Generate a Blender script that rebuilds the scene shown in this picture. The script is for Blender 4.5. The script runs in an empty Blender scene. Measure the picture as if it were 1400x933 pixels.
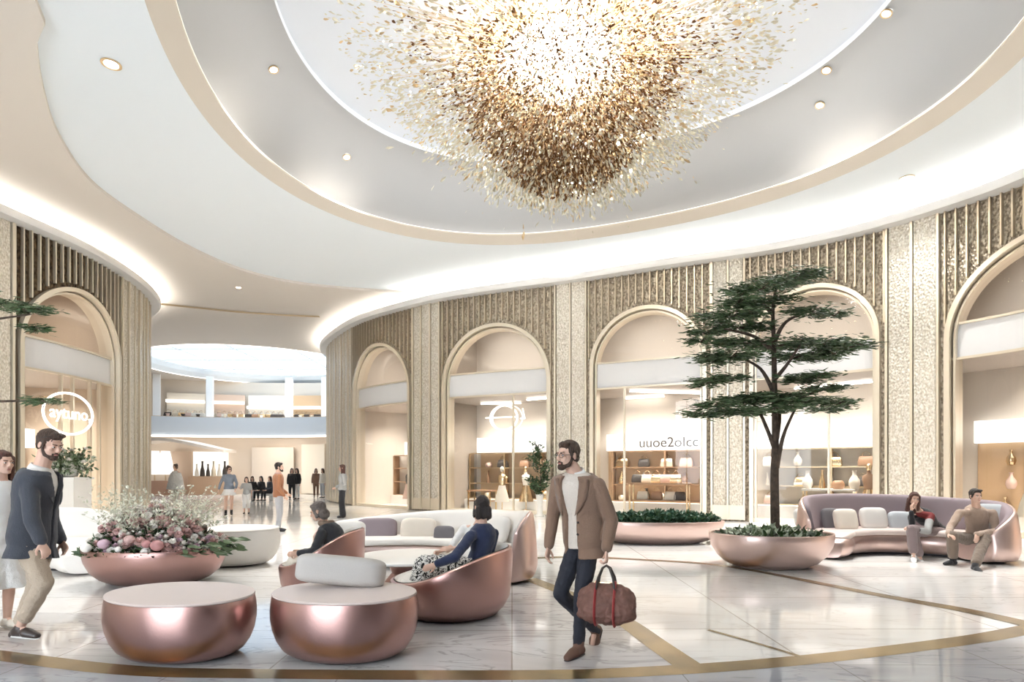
import bpy, bmesh, math, random
from mathutils import Vector, Matrix, noise
from mathutils.geometry import tessellate_polygon
PI = math.pi
sc = bpy.context.scene
COL = sc.collection
random.seed(7)

# ------------------------------------------------------------------ camera, world, exposure
F = 800.0            # focal length in pixels of a 1400 px wide frame
EYE = 1.55
HOR = 645.0
cam_d = bpy.data.cameras.new('camera'); cam = bpy.data.objects.new('camera', cam_d); COL.objects.link(cam)
cam.location = (0, 0, EYE); cam.rotation_euler = (PI/2, 0, 0)
cam_d.sensor_width = 36; cam_d.lens = F/1400*36; cam_d.shift_y = (HOR-466.5)/1400
cam_d.clip_end = 300; cam_d.clip_start = 0.05
sc.camera = cam
sc.view_settings.view_transform = 'Standard'; sc.view_settings.look = 'None'
sc.view_settings.gamma = 1; sc.view_settings.use_curve_mapping = False
sc.view_settings.exposure = 0.5
cy = sc.cycles
cy.use_denoising = True; cy.max_bounces = 7; cy.diffuse_bounces = 4; cy.glossy_bounces = 4
cy.transparent_max_bounces = 12; cy.sample_clamp_indirect = 6; cy.caustics_reflective = False; cy.caustics_refractive = False

world = bpy.data.worlds.new('world'); sc.world = world; world.use_nodes = True
wn = world.node_tree.nodes['Background']
wn.inputs[0].default_value = (0.84, 0.92, 1.0, 1); wn.inputs[1].default_value = 7.0   # daylight entering through the openings added behind the camera

COVE = 22.0          # strength of the cove light strips
CORE = 60.0

def light(name, kind, loc, power, color=(1, 1, 1), size=0.3, rot=None, spot=None, spread=None, size_y=None):
    d = bpy.data.lights.new(name, kind); d.energy = power; d.color = color
    if kind == 'AREA': d.shape = 'DISK'; d.size = size
    elif kind in ('POINT', 'SPOT'): d.shadow_soft_size = size
    if kind == 'AREA' and size_y: d.shape = 'RECTANGLE'; d.size = size; d.size_y = size_y
    if spread: d.spread = spread
    if spot: d.spot_size = spot; d.spot_blend = 0.9
    o = bpy.data.objects.new(name, d); COL.objects.link(o); o.location = loc
    if rot: o.rotation_euler = rot
    return o

# ------------------------------------------------------------------ materials
MATS = {}
def mat(name, color=(.8, .8, .8), rough=.5, metal=0., noise_amt=0., noise_scale=8., bump=0., bump_scale=40., color2=None,
        emit=None, emit_s=0., coat=0., stretch=None, sheen=0., spec=None, sss=0., detail=4, ramp=(.35, .65), transm=0.):
    if name in MATS: return MATS[name]
    m = bpy.data.materials.new(name); m.use_nodes = True; nt = m.node_tree; N = nt.nodes; L = nt.links
    b = N['Principled BSDF']
    b.inputs['Base Color'].default_value = (*color, 1); b.inputs['Roughness'].default_value = rough
    b.inputs['Metallic'].default_value = metal; b.inputs['Coat Weight'].default_value = coat
    b.inputs['Sheen Weight'].default_value = sheen
    if transm: b.inputs['Transmission Weight'].default_value = transm
    if spec is not None: b.inputs['Specular IOR Level'].default_value = spec
    if emit: b.inputs['Emission Color'].default_value = (*emit, 1); b.inputs['Emission Strength'].default_value = emit_s
    tc = N.new('ShaderNodeTexCoord'); mp = N.new('ShaderNodeMapping'); L.new(tc.outputs['Object'], mp.inputs[0])
    if stretch: mp.inputs['Scale'].default_value = stretch
    if noise_amt or color2:
        n = N.new('ShaderNodeTexNoise'); n.inputs['Scale'].default_value = noise_scale; n.inputs['Detail'].default_value = detail
        L.new(mp.outputs[0], n.inputs['Vector'])
        r = N.new('ShaderNodeValToRGB'); r.color_ramp.elements[0].position = ramp[0]; r.color_ramp.elements[1].position = ramp[1]
        c2 = color2 if color2 else tuple(c*(1-noise_amt) for c in color)
        r.color_ramp.elements[0].color = (*c2, 1); r.color_ramp.elements[1].color = (*color, 1)
        L.new(n.outputs['Fac'], r.inputs[0]); L.new(r.outputs[0], b.inputs['Base Color'])
    if bump:
        n2 = N.new('ShaderNodeTexNoise'); n2.inputs['Scale'].default_value = bump_scale; n2.inputs['Detail'].default_value = 3
        L.new(mp.outputs[0], n2.inputs['Vector'])
        bp = N.new('ShaderNodeBump'); bp.inputs['Strength'].default_value = bump; bp.inputs['Distance'].default_value = .02
        L.new(n2.outputs['Fac'], bp.inputs['Height']); L.new(bp.outputs[0], b.inputs['Normal'])
    MATS[name] = m
    return m

def glow(name, color, s):
    if name in MATS: return MATS[name]
    m = bpy.data.materials.new(name); m.use_nodes = True; N = m.node_tree.nodes; L = m.node_tree.links
    N.remove(N['Principled BSDF']); e = N.new('ShaderNodeEmission'); e.inputs[0].default_value = (*color, 1); e.inputs[1].default_value = s
    L.new(e.outputs[0], N['Material Output'].inputs[0]); MATS[name] = m
    return m

def glass_mat():
    m = bpy.data.materials.new('glass_pane'); m.use_nodes = True; N = m.node_tree.nodes; L = m.node_tree.links
    N.remove(N['Principled BSDF'])
    t = N.new('ShaderNodeBsdfTransparent'); t.inputs[0].default_value = (.96, .95, .93, 1)
    g = N.new('ShaderNodeBsdfGlossy'); g.inputs['Roughness'].default_value = .02
    f = N.new('ShaderNodeFresnel'); f.inputs[0].default_value = 1.45
    x = N.new('ShaderNodeMixShader'); L.new(f.outputs[0], x.inputs[0]); L.new(t.outputs[0], x.inputs[1]); L.new(g.outputs[0], x.inputs[2])
    L.new(x.outputs[0], N['Material Output'].inputs[0]); MATS['glass_pane'] = m
    return m
M_GLASS = glass_mat()

def hammered(name, base, rough, metal, scale, strength, color2):
    m = bpy.data.materials.new(name); m.use_nodes = True; N = m.node_tree.nodes; L = m.node_tree.links; b = N['Principled BSDF']
    tc = N.new('ShaderNodeTexCoord'); v = N.new('ShaderNodeTexVoronoi'); v.inputs['Scale'].default_value = scale
    mp = N.new('ShaderNodeMapping'); mp.inputs['Scale'].default_value = (1, 1, .7); L.new(tc.outputs['Object'], mp.inputs[0]); L.new(mp.outputs[0], v.inputs['Vector'])
    n = N.new('ShaderNodeTexNoise'); n.inputs['Scale'].default_value = scale*1.1; n.inputs['Detail'].default_value = 6; L.new(mp.outputs[0], n.inputs['Vector'])
    r = N.new('ShaderNodeValToRGB'); r.color_ramp.elements[0].position = .38; r.color_ramp.elements[1].position = .62
    r.color_ramp.elements[0].color = (*color2, 1); r.color_ramp.elements[1].color = (*base, 1)
    L.new(n.outputs['Fac'], r.inputs[0]); L.new(r.outputs[0], b.inputs['Base Color'])
    bp = N.new('ShaderNodeBump'); bp.inputs['Strength'].default_value = strength; bp.inputs['Distance'].default_value = .05
    L.new(v.outputs['Distance'], bp.inputs['Height']); L.new(bp.outputs[0], b.inputs['Normal'])
    b.inputs['Roughness'].default_value = rough; b.inputs['Metallic'].default_value = metal
    MATS[name] = m
    return m

M_CREAM = mat('cream_plaster', (.76, .70, .63), .75)
M_COOL = mat('cool_white_plaster', (.88, .94, .98), .7)
M_BEIGE = mat('beige_plaster', (.80, .70, .60), .7)
M_WHITE = mat('white_plaster', (.86, .84, .81), .6)
M_GOLD = mat('brushed_gold', (.72, .56, .36), .28, 1, bump=.1, bump_scale=200)
M_GOLDW = mat('champagne_frame', (.78, .70, .57), .35, .6)
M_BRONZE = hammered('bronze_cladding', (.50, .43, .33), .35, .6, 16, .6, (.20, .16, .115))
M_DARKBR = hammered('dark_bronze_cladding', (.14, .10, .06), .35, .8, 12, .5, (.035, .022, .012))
M_HAMMER = hammered('hammered_champagne', (.82, .775, .69), .3, .5, 20, .6, (.58, .52, .42))
M_FINR = mat('antique_brass_fin', (.62, .54, .42), .35, .75)
M_COVE = glow('cove_light', (1, .96, .90), COVE)
M_COVE2 = glow('cove_light_soft', (1, .90, .76), COVE*.11)
M_LINE = glow('line_light', (1, .95, .88), 5)
M_PANEL = glow('backlit_panel', (1, .96, .9), 1.3)
M_LAMP = glow('lamp_disc', (1, .96, .9), 9)

# ------------------------------------------------------------------ mesh builder
class MB:
    def __init__(s): s.v = []; s.f = []; s.mi = []; s.cur = 0
    def add(s, vs, fs):
        o = len(s.v); s.v += [tuple(p) for p in vs]
        for f in fs: s.f.append([i+o for i in f]); s.mi.append(s.cur)
    def box(s, c, size, rot=None, taper=1.0):
        x, y, z = [k/2 for k in size]; vs = []
        for sz in (-1, 1):
            t = taper if sz > 0 else 1
            for sx, sy in ((-1, -1), (1, -1), (1, 1), (-1, 1)): vs.append(Vector((sx*x*t, sy*y*t, sz*z)))
        if rot is not None: vs = [rot @ p for p in vs]
        vs = [p+Vector(c) for p in vs]
        s.add(vs, [(0, 3, 2, 1), (4, 5, 6, 7), (0, 1, 5, 4), (1, 2, 6, 5), (2, 3, 7, 6), (3, 0, 4, 7)])
    def loft(s, rings, caps=True, closed=True):
        n = len(rings[0]); vs = [p for r in rings for p in r]; fs = []
        m = n if closed else n-1
        for i in range(len(rings)-1):
            for j in range(m):
                k = (j+1) % n; fs.append((i*n+j, i*n+k, (i+1)*n+k, (i+1)*n+j))
        if caps and closed:
            fs.append(tuple(reversed(range(n)))); fs.append(tuple((len(rings)-1)*n+j for j in range(n)))
        s.add(vs, fs)
    def lathe(s, prof, c=(0, 0, 0), n=32, sx=1, sy=1, rot=None, caps=True):
        rings = []
        for r, z in prof:
            ring = [Vector((r*sx*math.cos(2*PI*j/n), r*sy*math.sin(2*PI*j/n), z)) for j in range(n)]
            if rot is not None: ring = [rot @ p for p in ring]
            rings.append([p+Vector(c) for p in ring])
        s.loft(rings, caps)
    def ell(s, c, r, rot=None, n=16, m=10):
        prof = []
        rings = []
        for i in range(m+1):
            a = -PI/2+PI*i/m; rr = max(math.cos(a), .02); z = math.sin(a)
            ring = [Vector((r[0]*rr*math.cos(2*PI*j/n), r[1]*rr*math.sin(2*PI*j/n), r[2]*z)) for j in range(n)]
            if rot is not None: ring = [rot @ p for p in ring]
            rings.append([p+Vector(c) for p in ring])
        s.loft(rings)
    def cap(s, a, b, ra, rb=None, flat=None, k=1.0, n=12):
        """tapered capsule from a to b; flat: direction along which it is scaled by k"""
        a = Vector(a); b = Vector(b); rb = ra if rb is None else rb
        d = (b-a); L = d.length
        if L < 1e-6: d = Vector((0, 0, 1))
        d = d.normalized(); u = d.orthogonal().normalized(); w = d.cross(u)
        if flat is not None:
            fl = Vector(flat); fl = (fl-d*fl.dot(d))
            if fl.length > 1e-4: u = fl.normalized(); w = d.cross(u)
        rings = []
        def ring(p, r): return [p+u*(r*k*math.cos(2*PI*j/n))+w*(r*math.sin(2*PI*j/n)) for j in range(n)]
        for t in (-.97, -.75, -.4): rings.append(ring(a+d*(ra*t), ra*math.sqrt(1-t*t)))
        rings.append(ring(a, ra)); rings.append(ring(b, rb))
        for t in (.4, .75, .97): rings.append(ring(b+d*(rb*t), rb*math.sqrt(1-t*t)))
        s.loft(rings)
    def chain(s, pts, rs, **k):
        for i in range(len(pts)-1): s.cap(pts[i], pts[i+1], rs[i], rs[i+1], **k)
    def tube(s, pts, r, n=8, closed=False, k=1.0, up=None):
        pts = [Vector(p) for p in pts]; N = len(pts); rings = []; prev = None
        for i, p in enumerate(pts):
            a = pts[(i-1) % N] if (closed or i > 0) else p; b = pts[(i+1) % N] if (closed or i < N-1) else p
            d = (b-a).normalized()
            if up is not None: u = Vector(up)-d*Vector(up).dot(d)
            elif prev is None: u = d.orthogonal()
            else: u = prev-d*prev.dot(d)
            u.normalize(); prev = u; w = d.cross(u); rr = r[i] if isinstance(r, (list, tuple)) else r
            rings.append([p+u*(rr*k*math.cos(2*PI*j/n))+w*(rr*math.sin(2*PI*j/n)) for j in range(n)])
        if closed: rings.append(rings[0]); s.loft(rings, caps=False)
        else: s.loft(rings)
    def strip(s, A, B, closed=False):
        n = len(A); fs = []
        for i in range(n if closed else n-1):
            k = (i+1) % n; fs.append((i, k, n+k, n+i))
        s.add(list(A)+list(B), fs)
    def poly(s, loops, z):
        L3 = [[Vector((p[0], p[1], 0)) for p in l] for l in loops]
        tris = tessellate_polygon(L3); vs = [Vector((p[0], p[1], z)) for l in loops for p in l]
        s.add(vs, tris)
    def build(s, name, m=None, parent=None, smooth=40, recalc=True, merge=False):
        me = bpy.data.meshes.new(name); me.from_pydata(s.v, [], s.f)
        ms = m if isinstance(m, (list, tuple)) else [m]
        for q in ms:
            if q: me.materials.append(q)
        if len(ms) > 1:
            for p, i in zip(me.polygons, s.mi): p.material_index = i
        if recalc or merge:
            bm = bmesh.new(); bm.from_mesh(me)
            if merge: bmesh.ops.remove_doubles(bm, verts=bm.verts, dist=1e-4)
            bmesh.ops.recalc_face_normals(bm, faces=bm.faces); bm.to_mesh(me); bm.free()
        if smooth:
            me.shade_smooth(); me.set_sharp_from_angle(angle=math.radians(smooth))
        o = bpy.data.objects.new(name, me); COL.objects.link(o)
        if parent is not None: o.parent = parent
        return o

def tag(o, label=None, cat=None, group=None, kind=None):
    if label: o['label'] = label
    if cat: o['category'] = cat
    if group: o['group'] = group
    if kind: o['kind'] = kind
    return o
def empty(name, loc=(0, 0, 0), rz=0, label=None, cat=None, group=None, kind=None):
    o = bpy.data.objects.new(name, None); COL.objects.link(o); o.location = loc; o.rotation_euler = (0, 0, rz)
    o.empty_display_size = .1
    return tag(o, label, cat, group, kind)
def kids(o): return [c for c in bpy.data.objects if c.parent == o]
def copy_tree(o, parent=None):
    c = o.copy(); COL.objects.link(c)
    if parent is not None: c.parent = parent
    for ch in list(o.children): copy_tree(ch, c)
    return c

def g(px, py, z=0.0):
    d = F*(EYE-z)/(py-HOR); return Vector(((px-700)*d/F, d, z))
def at(px, py, d): return Vector(((px-700)*d/F, d, EYE+(HOR-py)*d/F))
def cz(px, py, Z):
    d = F*Z/(HOR-py); return ((px-700)*d/F, d)

def catmull(P, step=.12, closed=False):
    P = [Vector((*p[:2], 0)) for p in P]; n = len(P); out = []
    rng = range(n if closed else n-1)
    for i in rng:
        if closed: a, b, c, d = P[(i-1) % n], P[i], P[(i+1) % n], P[(i+2) % n]
        else: a, b, c, d = P[max(i-1, 0)], P[i], P[i+1], P[min(i+2, n-1)]
        k = max(2, int((c-b).length/step))
        for j in range(k):
            t = j/k
            out.append(.5*((2*b)+(c-a)*t+(2*a-5*b+4*c-d)*t*t+(3*b-a-3*c+d)*t**3))
    if not closed: out.append(P[-1])
    return out
# ------------------------------------------------------------------ the shell
# curved shop walls: plan curves, arclength coordinate s, height z, offset o towards the room
class Wall:
    def __init__(s, pts, side):
        s.P = catmull(pts, .1); s.side = side
        for _ in range(30):
            Q = s.P[:]
            for i in range(1, len(Q)-1): s.P[i] = (Q[i-1]+Q[i]*2+Q[i+1])/4
        s.S = [0]
        for a, b in zip(s.P, s.P[1:]): s.S.append(s.S[-1]+(b-a).length)
    def p(s, q, z=0, o=0):
        q = max(0, min(q, s.S[-1]-1e-4)); lo, hi = 0, len(s.S)-1
        while hi-lo > 1:
            m = (lo+hi)//2
            if s.S[m] <= q: lo = m
            else: hi = m
        t = (q-s.S[lo])/(s.S[lo+1]-s.S[lo]); a = s.P[lo].lerp(s.P[lo+1], t)
        i0 = max(lo-3, 0); i1 = min(lo+4, len(s.P)-1); d = (s.P[i1]-s.P[i0]).normalized()
        n = Vector((-d.y, d.x, 0))*s.side
        return Vector((a.x+n.x*o, a.y+n.y*o, z))
    def s_of(s, px, last=False):
        k = (px-700)/F; best = None
        for i in range(len(s.P)-1):
            a, b = s.P[i], s.P[i+1]; fa = a.x-k*a.y; fb = b.x-k*b.y
            if fa*fb <= 0 and a.y > .5:
                q = s.S[i]+(s.S[i+1]-s.S[i])*abs(fa)/(abs(fa)+abs(fb)+1e-9)
                if best is None or s.p(q).y < s.p(best).y: best = q
        return best
    def rot(s, q):
        a = s.p(q-.05); b = s.p(q+.05); return math.atan2(b.y-a.y, b.x-a.x)
    def box(s, mb, s0, s1, z0, z1, o0, o1, step=.4):
        n = max(1, int(abs(s1-s0)/step)); rings = []
        for i in range(n+1):
            q = s0+(s1-s0)*i/n
            rings.append([s.p(q, z0, o0), s.p(q, z0, o1), s.p(q, z1, o1), s.p(q, z1, o0)])
        mb.loft(rings)

Z_TOP = 8.15
rw_px = [(450, 475), (467, 459), (502, 440), (565, 422), (615, 411), (690, 400), (790, 387), (920, 367), (1050, 349), (1150, 330), (1250, 304), (1350, 272), (1397, 255)]
RW = Wall([(-9.3, 41), (-10.1, 36.5), (-10.3, 33.5)]+[cz(x, y, 6.6) for x, y in rw_px]+[(12.5, 10.8), (13.1, 7.5), (13.4, 3), (13.4, -3)], -1)
lw_px = [(0, 299), (50, 320), (100, 342), (150, 370), (187, 397), (202, 420)]
LW = Wall([(-14.2, -3), (-14.2, 5), (-13.95, 10), (-13.6, 13.2)]+[cz(x, y, 6.6) for x, y in lw_px]+[(-16.4, 25.2), (-20, 26.6), (-26, 27.4), (-32, 27.8)], -1)

Z_SP0, Z_SP1, Z_APEX = 4.40, 5.28, 7.02
def arch_h(q, s0, s1):
    c = (s0+s1)/2; h = (s1-s0)/2; t = abs(q-c)/h
    if t >= 1: return None
    return Z_APEX-h+h*math.sqrt(1-t*t)

def build_wall(W, name, bays, sa, sb, clad, label_fin):
    """bays: list of (s0,s1) arch openings"""
    th = .45; mb = MB()
    brk = [sa]
    for a, b in bays: brk += [a, b]
    brk.append(sb)
    # solid pieces and arch heads
    for i in range(len(brk)-1):
        a, b = brk[i], brk[i+1]
        if b-a < .02: continue
        if i % 2 == 0:
            W.box(mb, a, b, 0, Z_TOP, 0, -th, .25)
        else:
            n = 40; rings = []
            for k in range(n+1):
                u = -math.cos(PI*k/n); q = (a+b)/2+u*(b-a)/2; h = arch_h(q, a, b) or (Z_APEX-(b-a)/2)
                rings.append([W.p(q, h, 0), W.p(q, Z_TOP, 0), W.p(q, Z_TOP, -th), W.p(q, h, -th)])
            mb.loft(rings)
    w = mb.build(name, clad); tag(w, kind='structure')
    cp = MB(); W.box(cp, sa, sb, Z_TOP+.001, Z_TOP+.7, 0, -th, .25); tag(cp.build('cove_back', M_WHITE, w), kind='structure')
    # vertical fins, stopping on the arches
    fn = MB(); q = sa+.1
    while q < sb:
        inb = next(((a, b) for a, b in bays if a-.12 < q < b+.12), None)
        pil = inb is None
        if not pil:
            h = arch_h(min(max(q, inb[0]+.01), inb[1]-.01), *inb)+.14
            wd = .018; d = .10
            W.box(fn, q-wd, q+wd, h, Z_TOP, 0, d, 1)
        q += .235
    tag(fn.build('fin_cladding', M_FINR if W is RW else M_GOLDW, w, smooth=0), kind='structure')
    # pillars: hammered panels between gold strips
    pn = MB(); gs = MB()
    for i in range(0, len(brk)-1, 2):
        a, b = brk[i]+.16, brk[i+1]-.16
        if b-a < .3: continue
        n = max(1, round((b-a)/.5)); wd = (b-a)/n
        for k in range(n):
            x0 = a+k*wd; 
            W.box(pn, x0+.05, x0+wd-.05, .5, Z_TOP, 0, .07+.03*(k % 2), .2)
            W.box(gs, x0-.03, x0+.03, .05, Z_TOP, 0, .13, .2)
        W.box(gs, b-.03, b+.03, .05, Z_TOP, 0, .13, .2)
        W.box(gs, a, b, .05, .5, 0, .09, .2)
    tag(pn.build('pillar_panel', M_HAMMER, w, smooth=0), kind='structure')
    tag(gs.build('pillar_strip', M_GOLDW, w, smooth=0), kind='structure')
    # cove lip with an upstand, light strip behind it
    n = int((sb-sa)/.15); lp = MB(); st = MB(); rings = []
    for k in range(n+1):
        q = sa+(sb-sa)*k/n
        rings.append([W.p(q, Z_TOP, -.02), W.p(q, Z_TOP, .42), W.p(q, Z_TOP+.06, .46), W.p(q, Z_TOP+.2, .46), W.p(q, Z_TOP+.2, .42), W.p(q, Z_TOP+.1, .40), W.p(q, Z_TOP+.1, -.02)])
    lp.loft(rings)
    tag(lp.build('trim_'+('1' if W is RW else '2'), M_WHITE), kind='structure')
    W.box(st, sa+.1, sb-.1, Z_TOP+.13, Z_TOP+.15, .10, .24, .3)
    tag(st.build('trim_'+('3' if W is RW else '4'), M_COVE), kind='structure')
    return w

R = RW.s_of; Lf = LW.s_of
r_bays = [(R(485), R(563)), (R(607), R(754)), (R(808), R(966)), (R(1025), R(1204))]
s5 = R(1294); r_bays.append((s5, s5+4.3))
s5b = s5+4.3+1.3; r_bays.append((s5b, s5b+4.3))
l_b = (Lf(22), Lf(160)); l_bays = [(l_b[0]-1.0-4.2, l_b[0]-1.0), l_b]
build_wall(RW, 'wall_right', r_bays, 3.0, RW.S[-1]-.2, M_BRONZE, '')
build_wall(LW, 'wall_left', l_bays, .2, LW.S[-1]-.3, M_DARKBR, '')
print('bays', [round(b-a, 2) for a, b in r_bays], [round(b-a, 2) for a, b in l_bays], RW.S[-1], LW.S[-1])

# ------------------------------------------------------------------ ceilings
def fourier_loop(pts, c, K=3, n=160, back=None, R0=7.5):
    import numpy as np
    th = []; r = []
    for x, y in pts:
        th.append(math.atan2(y-c[1], x-c[0])); r.append(math.hypot(x-c[0], y-c[1]))
    for a in back or []: th.append(a); r.append(R0)
    th = np.array(th); r = np.array(r)
    A = [np.ones_like(th)]
    for k in range(1, K+1): A += [np.cos(k*th), np.sin(k*th)]
    s = np.linalg.lstsq(np.array(A).T, r, rcond=None)[0]; out = []
    for j in range(n):
        t = 2*PI*j/n; q = s[0]+sum(s[2*k-1]*math.cos(k*t)+s[2*k]*math.sin(k*t) for k in range(1, K+1))
        out.append((t, q))
    return out
ZC = 8.75
dish_px = [(207, 0), (225, 58), (257, 138), (317, 204), (370, 248), (440, 285), (530, 320), (630, 332), (710, 334), (780, 330), (870, 318), (960, 299), (1089, 264), (1185, 225), (1249, 193), (1314, 151), (1378, 96), (1400, 74)]
DC = (1.17, 11.3)
dl = fourier_loop([cz(x, y, ZC-EYE) for x, y in dish_px], DC, 3, 180, [-PI/2+k*.25 for k in range(-3, 4)])
def dloop(off, scale=1.0): return [(DC[0]+(r*scale+off)*math.cos(t), DC[1]+(r*scale+off)*math.sin(t)) for t, r in dl]
step_px = [(48, 0), (51, 60), (59, 120), (80, 185), (125, 250), (190, 298), (260, 340), (330, 370), (400, 387), (480, 396), (560, 401), (640, 404), (740, 402)]
ZS = 8.66
step = [cz(x, y, ZS-EYE) for x, y in step_px]
step_loop = catmull(step+[(8, 25), (15, 22), (21, 12), (21, 0), (17, -4.5), (0, -5.2), (-3.5, -5.0), (-5.2, -2.5), (-5.9, 1.5), (-6.3, 5.2)], .3, True)
ATR = (-17.3, 40.2); AR = 7.6
at_loop = [(ATR[0]+AR*math.cos(2*PI*k/90), ATR[1]+AR*math.sin(2*PI*k/90)) for k in range(90)]
BIG = [(-45, -6.2), (32, -6.2), (32, 62), (-45, 62)]
mb = MB(); mb.poly([BIG, dloop(0), at_loop], ZC)
tag(mb.build('ceiling', M_COOL, recalc=False, smooth=0), kind='structure')
mb = MB(); mb.poly([BIG, [(p.x, p.y) for p in step_loop], at_loop], ZS)
mb.strip([(p.x, p.y, ZS) for p in step_loop], [(p.x, p.y, ZC) for p in step_loop], True)
tag(mb.build('ceiling', M_CREAM, recalc=False, smooth=0), kind='structure')
# the dish: fascia, lip, dome, inner disc
def ring3(l, z): return [Vector((x, y, z)) for x, y in l]
mb = MB()
mb.strip(ring3(dloop(0), ZC), ring3(dloop(-.40), ZC+.15), True)
mb.strip(ring3(dloop(-.40), ZC+.15), ring3(dloop(-.40), ZC+.20), True)
mb.strip(ring3(dloop(-.40), ZC+.20), ring3(dloop(.25), ZC+.20), True)
tag(mb.build('trim_5', mat('cream_fascia', (.66, .60, .52), .5), recalc=False, merge=False), kind='structure')
mb = MB(); prof = [(.25, 1.0, ZC+.2), (.25, 1.0, ZC+.45)]
for k in range(1, 13):
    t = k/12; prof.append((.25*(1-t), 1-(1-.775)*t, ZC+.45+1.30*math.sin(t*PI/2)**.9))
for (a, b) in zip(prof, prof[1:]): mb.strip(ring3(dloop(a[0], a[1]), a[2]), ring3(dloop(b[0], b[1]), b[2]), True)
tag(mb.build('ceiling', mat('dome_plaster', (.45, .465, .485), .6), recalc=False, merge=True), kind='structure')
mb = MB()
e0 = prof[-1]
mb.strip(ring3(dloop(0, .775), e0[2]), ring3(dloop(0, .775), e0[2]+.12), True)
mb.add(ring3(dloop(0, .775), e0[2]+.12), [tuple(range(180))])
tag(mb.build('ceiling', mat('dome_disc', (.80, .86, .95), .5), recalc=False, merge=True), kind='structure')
mb = MB(); mb.strip(ring3(dloop(.05), ZC+.24), ring3(dloop(.18), ZC+.24), True)
tag(mb.build('trim_6', M_COVE2, recalc=False), kind='structure')
# the dish's bright thin lip line
mb = MB(); mb.strip(ring3(dloop(-.405), ZC+.19), ring3(dloop(-.405), ZC+.205), True)
tag(mb.build('trim_7', glow('lip_line', (1, .93, .82), 1.5), recalc=False), kind='structure')
# brass line in the cream ceiling
mb = MB(); pl = [cz(x, y, ZS-EYE-.01) for x, y in [(212, 415), (260, 420), (330, 427), (390, 431), (437, 433)]]
pp = catmull(pl, .3); A = []; B = []
for i, p in enumerate(pp):
    d = (pp[min(i+1, len(pp)-1)]-pp[max(i-1, 0)]).normalized(); n = Vector((-d.y, d.x, 0))*.15
    A.append(Vector((p.x, p.y, ZS-.015))+n); B.append(Vector((p.x, p.y, ZS-.015))-n)
mb.strip(A, B); tag(mb.build('trim_8', mat('aged_brass_line', (.40, .27, .11), .4, .6), recalc=False), kind='structure')

# downlights
def downlight(px, py, zc, r, label, power=0):
    x, y = cz(px, py, zc-EYE); root = empty('downlight', (x, y, zc), 0, label, 'ceiling light', 'recessed ceiling downlights')
    m = MB(); m.lathe([(r, 0), (r*1.35, -.004), (r*1.35, -.02), (r*1.0, -.02), (r*.98, 0)], n=20, caps=False); m.build('rim', M_GOLD, root)
    m = MB(); m.lathe([(r*.9, -.012), (r*.5, -.014), (.001, -.014)], n=20, caps=False); m.build('lamp_face', M_LAMP, root, recalc=False)
    if power: light('downlight_beam', 'SPOT', (x, y, zc-.05), power*3, (1, .97, .92), .1, (0, 0, 0), 1.9)
for a in [(152, 87, ZC, .12, 'gold rimmed ceiling downlight at the far left of the pale ceiling', 150),
          (326, 393, ZS, .10, 'small ceiling downlight above the brass ceiling line', 150),
          (773, 359, ZC, .10, 'small ceiling downlight close to the wall cove above the middle pillar', 150),
          (1240, 243, ZC, .12, 'ceiling downlight on the right between dish rim and wall cove', 150)]:
    downlight(*a)
def dome_light(px, py, label):
    # find the dome surface along the ray
    best = None
    for k in range(len(prof)-1):
        for t in (0, .25, .5, .75):
            z = prof[k][2]*(1-t)+prof[k+1][2]*t; off = prof[k][0]*(1-t)+prof[k+1][0]*t; s_ = prof[k][1]*(1-t)+prof[k+1][1]*t
            x, y = cz(px, py, z-EYE); th = math.atan2(y-DC[1], x-DC[0]) % (2*PI); r0 = dl[int(th/(2*PI)*180) % 180][1]
            e = abs(math.hypot(x-DC[0], y-DC[1])-(r0*s_+off))
            if best is None or e < best[0]: best = (e, x, y, z)
    e, x, y, z = best
    root = empty('downlight', (x, y, z-.03), 0, label, 'ceiling light', 'recessed dome downlights')
    d = Vector((DC[0]-x, DC[1]-y, 0)).normalized(); root.rotation_euler = Vector((d.x*.35, d.y*.35, -1)).to_track_quat('-Z', 'Y').to_euler()
    m = MB(); m.lathe([(.08, .03), (.11, 0), (.11, -.02), (.08, -.02)], n=16, caps=False); m.build('rim', M_GOLD, root)
    m = MB(); m.lathe([(.078, -.012), (.001, -.014)], n=16, caps=False); m.build('lamp_face', M_LAMP, root, recalc=False)
    light('downlight_beam', 'SPOT', (x, y, z-.08), 1500, (1, .98, .94), .1, (0, 0, 0), 1.7)
for px, py, l in [(374, 93, 'downlight on the left flank of the ceiling dome'), (474, 213, 'tiny downlight low on the left of the ceiling dome'),
                  (1121, 142, 'larger downlight on the right flank of the ceiling dome'), (1212, 16, 'downlight at the top right of the ceiling dome'),
                  (1130, 94, 'small downlight beside the bright inner disc, right of the chandelier')]: dome_light(px, py, l)

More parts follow.
